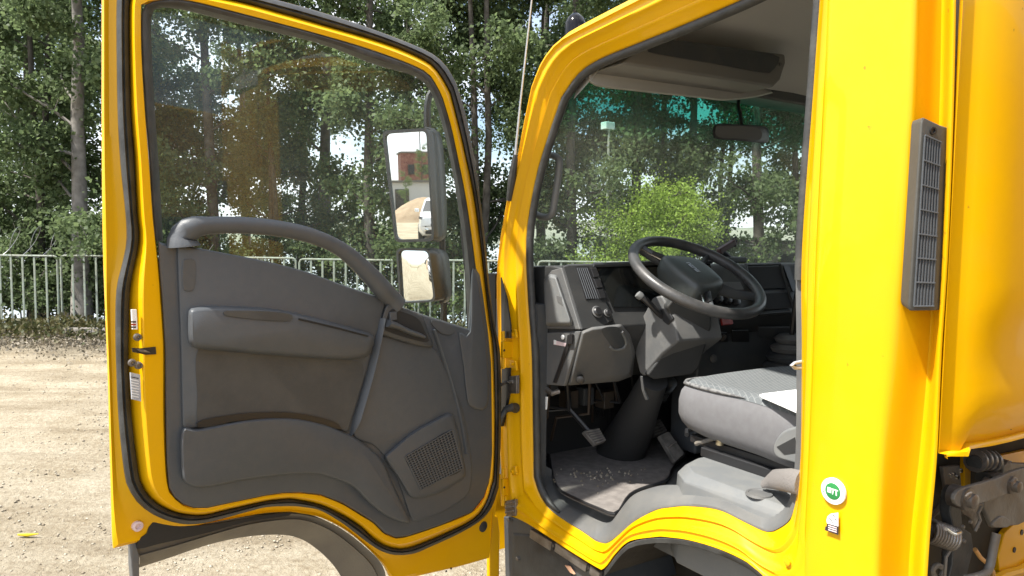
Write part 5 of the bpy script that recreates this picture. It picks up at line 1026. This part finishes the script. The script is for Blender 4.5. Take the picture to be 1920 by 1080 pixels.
mesh('side_cover', *g_loft([[Vector((p.x, .150 + dy, p.z)) for p in [onY(x, y, .150) for x, y in smooth2(P, 30, True)]] for dy, P in [(.04, [(1448, 832), (1462, 808), (1485, 798), (1520, 796), (1520, 872), (1470, 868), (1449, 856)]), (0, [(1450, 834), (1464, 812), (1486, 802), (1518, 799), (1518, 868), (1472, 864), (1452, 853)])]], True, True, True), M['light'], seat, bevel=.005)
mesh('side_cover_slot', *g_prism([onY(x, y, .1485) for x, y in [(1456, 838), (1490, 820), (1495, 848), (1470, 852)]], (0, .002, 0)), M['dark'], seat, smooth=0)
mesh('rail_bracket', *g_boxab((-1.29, .215, 1.149), (-.78, .70, 1.174)), M['black'], seat, bevel=.004)
for yy in (.23, .62):
    mesh('slide_rail', *g_boxab((-1.34, yy, 1.172), (-.72, yy + .035, 1.192)), M['black'], seat, bevel=.003)
mesh('seat_link', *g_tube([onY(1305, 832, .23), onY(1340, 822, .23), onY(1452, 858, .22)], .006, 8), M['steelp'], seat)
mesh('slide_lever', *g_tube([Vector((-1.36, .24, 1.185)), Vector((-1.38, .26, 1.19)), Vector((-1.38, .60, 1.19))], .006, 8), M['black'], seat)
mesh('spacer', *g_lathe(onY(1350, 822, .22), (0, 0, 1), [(-.016, .010), (.016, .010)], 14), mat('brass_spacer', (.42, .36, .24), .35, metal=.8), seat)
# folded cloth strap end (seat belt buckle sleeve) lying on the riser
mesh('belt_sleeve', *g_tube([onZ(1430, 908, 1.165), onZ(1450, 898, 1.185), onZ(1478, 900, 1.225), onZ(1500, 905, 1.23)], [.010, .022, .024, .024], 10, flat=.5), mat('sleeve_fabric', (.16, .148, .138), .9, bump=.2, bs=200), seat, smooth=50)
# gear lever bellows in front of the seat at the right
for k in range(6):
    c_ = Vector((-1.62, 1.02, 1.20 + .032 * k)); mesh('gear_bellows', *g_lathe(c_, (0, 0, 1), [(-.016, .115 - .013 * k), (0, .125 - .013 * k), (.014, .108 - .013 * k)], 22), M['mid'] if k > 3 else M['plastic2'], truck)
mesh('gear_lever', *g_tube([Vector((-1.62, 1.02, 1.36)), Vector((-1.60, 1.01, 1.50)), Vector((-1.57, 1.0, 1.62))], .010, 8), M['black'], truck)
mesh('gear_knob', *g_lathe((-1.57, 1.0, 1.63), (0, 0, 1), [(-.03, .012), (-.015, .022), (.01, .026), (.025, .02), (.03, .006)], 16), M['black'], truck)
# roof shelf, visor, mirror
shf = [(1167, 120), (1195, 86), (1247, 72), (1473, 101), (1474, 118), (1464, 150), (1451, 163)]
mesh('overhead_shelf', *g_prism([onX(x, y, -1.46) for x, y in shf], (-.14, 0, -.0)), mat('shelf_plastic', (.17, .165, .155), .6), truck, bevel=.008)
mesh('shelf_recess', *g_prism([onX(x, y, -1.4595) for x, y in smooth2([(1212, 90), (1247, 75), (1350, 88), (1455, 104), (1450, 128), (1436, 137), (1330, 118), (1224, 100)], 40, True)], (.003, 0, 0)), M['plastic2'], truck, smooth=0)
mesh('screw', *g_lathe(onX(1463, 120, -1.457), (1, 0, 0), [(-.002, .005), (.002, .005), (.002, .003)], 10), M['mid'], truck)
vp = [(1101, 140), (1125, 130), (1170, 122), (1250, 134), (1350, 152), (1448, 170), (1440, 176), (1420, 182), (1358, 189), (1313, 184), (1200, 172), (1116, 161)]
mesh('sun_visor', *g_loft([[onX(x, y, -1.60) for x, y in smooth2(vp, 50, True)], [onX(x, y, -1.585) for x, y in inset(smooth2(vp, 50, True), 3)], [onX(x, y, -1.615) for x, y in inset(smooth2(vp, 50, True), 3)]][1:2] + [[onX(x, y, -1.60) for x, y in smooth2(vp, 50, True)], [onX(x, y, -1.615) for x, y in inset(smooth2(vp, 50, True), 3)]], True, True, True), mat('visor_vinyl', (.34, .33, .31), .7, bump=.06, bs=300), truck, smooth=50)
mesh('visor_pivot', *g_tube([onX(1092, 142, -1.60), onX(1106, 146, -1.60)], .006, 8), M['mid'], truck)
rm = [(1337, 240), (1345, 232), (1380, 233), (1432, 237), (1441, 246), (1440, 264), (1430, 268), (1385, 264), (1342, 260), (1337, 252)]
mesh('rear_view_mirror', *g_loft([[onX(x, y, -1.60) for x, y in smooth2(rm, 40, True)], [onX(x + .8, y, -1.615) for x, y in smooth2(rm, 40, True)], [onX(x + 1, y, -1.64) for x, y in inset(smooth2(rm, 40, True), 7)]], True, True, True), M['black'], truck, smooth=50)
mesh('rear_view_glass', *g_prism([onX(x, y, -1.5995) for x, y in smooth2([(1341, 242), (1350, 236), (1420, 240), (1424, 262), (1385, 260), (1346, 257)], 30, True)], (.0012, 0, 0)), mat('dim_mirror', (.16, .155, .15), .25, metal=.3), truck, smooth=0)
mesh('mirror_stem', *g_tube([onX(1390, 234, -1.62), onX(1388, 215, -1.63), onX(1384, 200, -1.66), onX(1385, 186, -1.70)], .006, 8), M['black'], truck)
# things lying in the cab
cl_ = [(1424, 743), (1448, 739), (1500, 733), (1520, 735), (1520, 790), (1498, 777), (1470, 764), (1445, 753)]  # bright patch on the seat, put in as a thin white sheet
props(mesh('bright_seat_patch', *g_prism([onZ(x, y, 1.343) for x, y in smooth2(cl_, 30, True)], (0, 0, .004)), mat('bright_seat_patch', (.80, .79, .78), .9, bump=.3, bs=30), None, smooth=50), 'bright white patch added on the grey driver seat beside the door pillar', 'cloth')
mp_pts = [onZ(x, y, FZ + .002) for x, y in smooth2([(1020, 812), (1045, 800), (1130, 790), (1200, 800), (1262, 808), (1290, 850), (1262, 880), (1250, 905), (1205, 920), (1178, 935), (1155, 968), (1120, 958), (1075, 938), (1048, 922), (1036, 895), (1028, 850)], 60, True)]
o = mesh('floor_mat', *g_prism(mp_pts, (0, 0, .010)), M['rug'], None, bevel=.002); props(o, 'brown grey ribbed floor mat with gravel crumbs in the footwell by the pedals', 'floor mat')
mesh('mat_binding', *g_tube([p + Vector((0, 0, .008)) for p in mp_pts], .0045, 6, True), M['black'], o)
cm = MB()
for k in range(70):
    p = onZ(rr_.gauss(1120, 45), rr_.gauss(893, 9), FZ + .013); s_ = .0015 + .003 * rr_.random(); cm.add(*g_lathe(p, (0, 0, 1), [(-s_, s_ * .6), (0, s_), (s_, s_ * .4)], 5))
cm.obj('gravel_crumbs', M['stone'], None, kind='stuff')
ph = onX(1362, 470, -1.84)
h = empty('phone_holder', Vector((ph.x, ph.y, 1.618)), 'dark clip phone holder standing on the dashboard beside the windscreen', 'phone holder')
mesh('base', *g_box(Vector((ph.x, ph.y + .02, 1.628)), (.07, .11, .022)), M['black'], h, bevel=.006)
mesh('arm', *g_tube([Vector((ph.x, ph.y + .03, 1.63)), Vector((ph.x, ph.y - .02, 1.655)), Vector((ph.x, ph.y - .05, 1.64))], [.010, .012, .008], 8), M['black'], h)
mesh('clamp', *g_box(Vector((ph.x, ph.y, 1.675)), (.02, .09, .022), Matrix.Rotation(.4, 3, 'X')), mat('maroon_plastic', (.05, .02, .02), .4), h, bevel=.004)
mesh('claw', *g_tube([Vector((ph.x, ph.y + .03, 1.68)), Vector((ph.x, ph.y + .035, 1.705)), Vector((ph.x, ph.y + .05, 1.71))], .005, 6), M['black'], h)
mesh('claw', *g_tube([Vector((ph.x, ph.y + .045, 1.675)), Vector((ph.x, ph.y + .055, 1.70))], .005, 6), M['black'], h)
# ================================================================== CAB LOCK LINKAGE behind the cab
def onB(px, py, off=0.0): return onX(px, py, -.66 + off)
lk = empty('cab_lock', onB(1830, 960), parent=truck)
# dark wall and yellow brackets behind
mesh('cab_underside', *g_boxab((-.74, .10, .80), (-.72, 1.8, 1.42)), mat('grimy_panel', (.045, .038, .026), .85, c2=(.022, .02, .016), ns=10), truck)
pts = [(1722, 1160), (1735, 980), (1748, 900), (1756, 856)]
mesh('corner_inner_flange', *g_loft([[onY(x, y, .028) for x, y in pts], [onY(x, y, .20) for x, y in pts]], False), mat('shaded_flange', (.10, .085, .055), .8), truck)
mesh('yellow_stay', *g_prism([onX(x, y, -.70) for x, y in [(1810, 840), (1822, 838), (1820, 922), (1808, 922)]], (-.01, 0, 0)), M['paint'], truck, bevel=.002)
mesh('yellow_gusset', *g_prism([onX(x, y, -.70) for x, y in [(1872, 1046), (1884, 1000), (1925, 960), (1990, 940), (1990, 1140), (1880, 1140)]], (-.012, 0, 0)), M['paint'], truck, bevel=.002)
mesh('gusset_lip', *g_tube([onX(x, y, -.695) for x, y in [(1855, 1092), (1880, 1078), (1910, 1070), (1960, 1040)]], .010, 8), M['paint'], truck)
for x, y in [(1916, 998), (1902, 1031)]: mesh('gusset_hole', *g_lathe(onX(x, y, -.699), (1, 0, 0), [(-.002, .006), (.001, .006)], 12), M['ink'], truck)
mesh('yellow_gusset', *g_prism([onX(x, y, -.705) for x, y in [(1850, 860), (1990, 830), (1990, 940), (1900, 900), (1870, 900)]], (-.01, 0, 0)), M['paint'], truck, bevel=.002)
# main lever arm
la = [(1790, 937), (1796, 922), (1812, 914), (1870, 897), (1900, 884), (1935, 877), (1940, 905), (1905, 918), (1860, 938), (1812, 950), (1797, 949)]
mesh('lever_arm', *g_prism([onB(x, y, .05) for x, y in smooth2(la, 40, True)], (-.008, 0, 0)), M['steelp'], lk, bevel=.002)
for x, y, r in [(1806, 934, .013), (1890, 908, .011)]:
    mesh('pivot_bolt', *g_lathe(onB(x, y, .045), (1, -.05, 0), [(-.02, r * 1.5), (.010, r * 1.5), (.011, r), (.020, r * .95), (.022, r * .6)], 14), M['steel'], lk)
    mesh('split_pin', *g_tube([onB(x + 4, y - 2, .07), onB(x + 10, y - 8, .07), onB(x + 14, y - 10, .07), onB(x + 12, y - 4, .07), onB(x + 5, y + 2, .07)], .0022, 6), M['steel'], lk)
# big flat plate behind, upper hose joint
mesh('back_plate', *g_prism([onB(x, y, .01) for x, y in [(1850, 900), (1890, 868), (1960, 870), (1960, 960), (1910, 985), (1862, 990), (1845, 950)]], (-.01, 0, 0)), M['steelp'], lk, bevel=.003)
mesh('rubber_elbow', *g_tube([onB(x, y, .0) for x, y in smooth2([(1826, 868), (1846, 862), (1862, 872), (1858, 888), (1846, 900)], 14)], [.014] * 5 + [.018] * 9, 12), M['rubber'], lk, smooth=60)
for k in range(4): c_ = onB(1830 + 9 * k, 862 + (k - 1.5) ** 2, .0); mesh('clamp_ring', *g_lathe(c_, (0, 1, -.3), [(-.004, .014), (-.004, .021), (.004, .021), (.004, .014)], 14), M['steel'], lk)
mesh('round_cap', *g_lathe(onB(1880, 885, -.005), (1, 0, 0), [(-.02, .026), (.01, .025), (.013, .02)], 22), M['steelp'], lk)
# black bracket hanging from the lever, with hook
bkp = [(1786, 925), (1796, 912), (1802, 940), (1806, 990), (1822, 1000), (1826, 1030), (1816, 1070), (1808, 1120), (1770, 1120), (1786, 1060), (1790, 1000), (1782, 960)]
mesh('hanging_bracket', *g_prism([onB(x, y, .03) for x, y in bkp], (-.02, 0, 0)), M['rubber'], lk, bevel=.003)
mesh('bracket_edge', *g_tube([onB(x, y, .035) for x, y in [(1788, 1008), (1784, 1028), (1774, 1044), (1771, 1080), (1773, 1120)]], .0028, 6), M['steelp'], lk)
mesh('bracket_edge', *g_tube([onB(x, y, .035) for x, y in [(1840, 950), (1834, 962), (1838, 975), (1832, 988), (1828, 996)]], .0028, 6), M['steelp'], lk)
for x, y in [(1804, 987), (1818, 978), (1806, 1014)]: mesh('rivet', *g_lathe(onB(x, y, .030), (1, 0, 0), [(0, .004), (.004, .003)], 10), M['steel'], lk)
mesh('claw_plate', *g_prism([onB(x, y, .02) for x, y in [(1802, 958), (1816, 944), (1845, 944), (1840, 958), (1834, 968), (1838, 990), (1828, 994), (1820, 972), (1808, 966)]], (-.008, 0, 0)), M['steel'], lk, bevel=.002)
# coil spring
a = onB(1740, 994, .02); b = onB(1786, 1010, .035); ax = (b - a).normalized(); u = ax.orthogonal().normalized(); w_ = ax.cross(u)
mesh('coil_spring', *g_tube([a + (b - a) * t + (u * math.cos(t * 2 * math.pi * 9) + w_ * math.sin(t * 2 * math.pi * 9)) * .019 for t in np.linspace(0, 1, 9 * 16)], .0030, 7), M['steel'], lk, smooth=60)
mesh('spring_hook', *g_tube([onB(x, y, .05) for x, y in smooth2([(1774, 992), (1782, 998), (1790, 1001), (1800, 998)], 12)], .0030, 8), M['chrome'], lk)
# bent rod at the right
mesh('bent_rod', *g_tube([onB(x, y, .05) for x, y in smooth2([(1864, 998), (1866, 990), (1868, 1000), (1862, 1030), (1856, 1060), (1848, 1075), (1830, 1082), (1812, 1086)][2:], 22)], .0075, 10), M['steelp'], lk, smooth=60)
mesh('rod_tab', *g_prism([onB(x, y, .045) for x, y in smooth2([(1866, 978), (1880, 968), (1894, 976), (1892, 988), (1876, 990), (1862, 988)], 22, True)], (-.006, 0, 0)), M['steelp'], lk, bevel=.002)
mesh('copper_pipe', *g_tube([onB(x, y, .0) for x, y in [(1828, 1030), (1838, 1045), (1850, 1056), (1862, 1072), (1866, 1100)]], .004, 8), mat('orange_wire', (.55, .30, .10), .5), lk)
mesh('grey_hose', *g_tube([onB(x, y, -.02) for x, y in smooth2([(1738, 975), (1752, 960), (1764, 948), (1768, 935)], 12)], .006, 8), M['steelp'], lk)
mesh('guard_plate', *g_prism([onB(x, y, -.03) for x, y in [(1768, 876), (1800, 872), (1804, 920), (1776, 930)]], (-.008, 0, 0)), M['steelp'], lk, bevel=.002)
for x, y in [(1780, 891), (1786, 889), (1793, 894), (1800, 882)]: mesh('rivet', *g_lathe(onB(x, y, -.03), (1, 0, 0), [(0, .005), (.004, .004)], 10), M['chrome'], lk)
mesh('ring_nut', *g_lathe(onB(1770, 1036, .0), (1, 0, 0), [(0, .010), (.01, .009), (.01, .004)], 12), M['steel'], lk)
mesh('shackle', *g_tube([onB(x, y, .02) for x, y in smooth2([(1754, 1084), (1748, 1070), (1756, 1060), (1768, 1066), (1764, 1080)], 16)], .005, 8), M['steelp'], lk)
mesh('arch_inner_panel', *g_boxab((-1.98, .33, .40), (-.78, .345, .935)), mat('muddy_panel', (.028, .023, .017), .85, c2=(.045, .038, .028), ns=9), truck)
mesh('fuel_tank_side', *g_boxab((-1.0, .10, .80), (-.78, .30, 1.0)), M['rubber'], truck, bevel=.02)
mesh('chassis_wall', *g_boxab((-.98, .28, .70), (-.2, .32, 1.02)), mat('grimy_rail', (.06, .055, .045), .8), truck)
# ================================================================== WHAT THE MIRRORS SEE, behind the photographer
MB_WHITE = mat('white_car_paint', (.80, .80, .81), .25, coat=.8)
RD = Vector((-.06, -1, 0)).normalized(); RS = Vector((1, -.06, 0)).normalized()
def BP(d, s, z=0.0):                # d metres away from the truck's side, s metres along it
    return Vector((-2.2, 0, z)) + RD * d + RS * s
def car(c, fwd, label):
    fwd = fwd.normalized(); sd = Vector((-fwd.y, fwd.x, 0)); up = Vector((0, 0, 1))
    def P(x, y, z): return c + fwd * x + sd * y + up * z
    root = empty('parked_car', c, label, 'car')
    prof = [(2.1, .45), (2.15, .62), (2.1, .80), (1.9, .95), (1.1, 1.06), (.95, 1.09)]
    secs = []
    for x, w_, z0, z1 in [(2.16, .62, .42, .70), (2.08, .82, .30, .88), (1.8, .90, .22, .98), (1.0, .92, .22, 1.08), (0, .92, .22, 1.10), (-1.2, .92, .22, 1.12), (-1.9, .88, .25, 1.05), (-2.15, .75, .4, .9)]:
        secs.append([P(x, -w_ * .85, z0), P(x, -w_, z0 + .18), P(x, -w_, (z0 + z1) / 2), P(x, -w_ * .93, z1 - .04), P(x, -w_ * .8, z1), P(x, w_ * .8, z1), P(x, w_ * .93, z1 - .04), P(x, w_, (z0 + z1) / 2), P(x, w_, z0 + .18), P(x, w_ * .85, z0)])
    mesh('body', *g_loft(secs, True, True, True), MB_WHITE, root, smooth=45)
    cb = []
    for x, w_, z in [(1.05, .78, 1.05), (.25, .62, 1.52), (-.9, .62, 1.54), (-1.95, .74, 1.08)]: cb.append([P(x, -w_, z), P(x, w_, z)])
    top = [P(.22, -.62, 1.53), P(.22, .62, 1.53), P(-.9, .63, 1.56), P(-.9, -.63, 1.56)]
    gm = mat('car_window', (.02, .025, .03), .05, spec=.8)
    v, f = g_loft([[P(1.06, -.80, 1.06), P(1.06, .80, 1.06), P(-1.95, .78, 1.08), P(-1.95, -.78, 1.08)], [P(.3, -.63, 1.50), P(.3, .63, 1.50), P(-1.35, .64, 1.50), P(-1.35, -.64, 1.50)]], True, False, True)
    mesh('cabin_glass', v, f, gm, root, smooth=20)
    mesh('roof', *g_loft([[P(.36, -.66, 1.47), P(.36, .66, 1.47), P(-1.4, .67, 1.47), P(-1.4, -.67, 1.47)], [P(.2, -.6, 1.56), P(.2, .6, 1.56), P(-1.25, .6, 1.56), P(-1.25, -.6, 1.56)]], True, True, True), MB_WHITE, root)
    for s in (-1, 1):
        mesh('pillar', *g_tube([P(1.08, s * .80, 1.05), P(.33, s * .65, 1.50)], .035, 6), MB_WHITE, root)
        mesh('wing_mirror', *g_box(P(.85, s * .98, 1.12), (.16, .16, .13)), MB_WHITE, root, bevel=.03)
        mesh('headlight', *g_loft([[P(2.05, s * .55, .78), P(2.02, s * .86, .84), P(1.93, s * .88, .93), P(2.02, s * .58, .86)], [P(2.11, s * .55, .77), P(2.09, s * .86, .84), P(2.0, s * .88, .93), P(2.08, s * .58, .86)]], True, True, True), M['black'], root)
        mesh('fog_lamp', *g_lathe(P(2.15, s * .6, .45), fwd, [(-.05, .07), (.02, .07), (.03, .05)], 12), M['chrome'], root)
        for xx in (1.35, -1.35):
            wh = mesh('wheel', *g_lathe(P(xx, s * .80, .33), sd * s, [(-.1, .30), (-.08, .33), (.10, .33), (.13, .29), (.12, .2), (.08, .2)], 20), M['rubber'], root)
            mesh('rim', *g_lathe(P(xx, s * .80, .33), sd * s, [(.06, .2), (.12, .19), (.10, .06), (.12, 0)], 14), M['steel'], wh)
    mesh('grille', *g_box(P(2.13, 0, .62), (.12, .9, .10), Matrix((fwd, sd, up)).transposed()), M['black'], root)
    mesh('air_intake', *g_box(P(2.12, 0, .38), (.12, 1.3, .16), Matrix((fwd, sd, up)).transposed()), M['black'], root, bevel=.02)
    mesh('number_plate', *g_box(P(2.2, 0, .52), (.03, .5, .11), Matrix((fwd, sd, up)).transposed()), M['white'], root)
    return root
def behind():
    cp_ = MR(832, 400, 26.5); car(cp_, Vector((MIRP.x - cp_.x, MIRP.y - cp_.y, 0)), 'white compact car with dark headlights, reflected in the tall door mirror')
    bm_ = mat('weathered_red_brick', (.16, .06, .045), .9, c2=(.26, .12, .09), ns=3)
    c = MR(780, 350, 84); b = empty('brick_building', c, 'tall weathered red brick building with a mast, reflected in the tall door mirror', 'building')
    mesh('wall', *g_box(c + Vector((0, 0, 3.2)), (3.6, 4, 6.0)), bm_, b, bevel=.05)
    mesh('wall', *g_box(c + RS * 3.6 + Vector((0, 0, 2.0)), (3.6, 4, 4.4)), bm_, b, bevel=.05)
    mesh('roof', *g_box(c + Vector((0, 0, 6.08)), (3.9, 4.3, .16)), M['steelp'], b)
    for i in range(2):
        for z in (2.0, 4.2):
            fr = mesh('window', *g_box(c - RD * 2.02 + RS * (-.8 + 1.6 * i) + Vector((0, 0, z)), (.7, .12, 1.1)), M['bark2'], b); mesh('pane', *g_box(c - RD * 2.1 + RS * (-.8 + 1.6 * i) + Vector((0, 0, z)), (.58, .06, .98)), M['black'], fr)
    mesh('mast', *g_tube([c + Vector((.6, 0, 6.1)), c + Vector((.6, 0, 8.6))], .07, 6), M['steel'], b)
    c = MR(746, 350, 66); b = empty('low_shed', c, 'low pale shed with dark doors left of the brick building in the tall mirror', 'shed')
    mesh('wall', *g_box(c + Vector((0, 0, 1.3)), (7, 5, 2.6)), M['liner'], b, bevel=.05)
    mesh('roof', *g_box(c + Vector((0, 0, 2.68)), (7.6, 5.6, .16)), M['steelp'], b)
    for k in range(3): mesh('door', *g_box(c - RD * 2.53 + RS * (k * 2.1 - 2.1) + Vector((0, 0, 1.0)), (1.2, .1, 2.0)), M['bark2'], b)
    # dirt heap
    v = []; f = []; c = MR(795, 380, 44); n = 20
    for j in range(7):
        t = j / 6
        for i in range(n):
            a = 6.283 * i / n; r = 2.6 * (1 - t) * (1 + .18 * noise.noise(Vector((math.cos(a), math.sin(a), t * 2)))); v.append(c + Vector((r * math.cos(a), r * math.sin(a), -.05 + 1.5 * math.sin(t * math.pi / 2) ** 1.2)))
    for j in range(6):
        for i in range(n): f.append((j * n + i, j * n + (i + 1) % n, (j + 1) * n + (i + 1) % n, (j + 1) * n + i))
    f.append(tuple(range(6 * n, 7 * n)))
    props(mesh('dirt_heap', v, f, mat('heap_soil', (.30, .21, .13), .95, c2=(.38, .28, .18), ns=2, bump=.6, bs=6), smooth=60), 'brown heap of dirt behind the white car, reflected in the tall mirror', 'dirt heap')
    for k, (d, s, sc__) in enumerate([(36, -3, .5), (38, -6, .55), (40, .5, .45), (50, 9, .6), (70, -14, .8), (72, -20, .9), (66, 13, .9), (70, 20, .8), (34, 10, .5), (75, -28, .9)]):
        labs = ['low green bush left of the dirt heap in the mirror', 'second bush from the heap, in front of the pale shed in the mirror', 'small bush at the foot of the brick building in the mirror', 'bush right of the brick building in the mirror', 'tree behind the pale shed in the mirror', 'leftmost but one tree of the reflected skyline', 'tree behind the brick building in the mirror', 'rightmost tree of the reflected skyline', 'bush right of the dirt heap in the mirror', 'leftmost tree of the reflected skyline']
        plant(tl, BP(d + 8, s, -1.0 if sc__ < .65 else 0), k * 1.3, sc__ * .62, labs[k], 'trees and bushes across the yard')
behind()
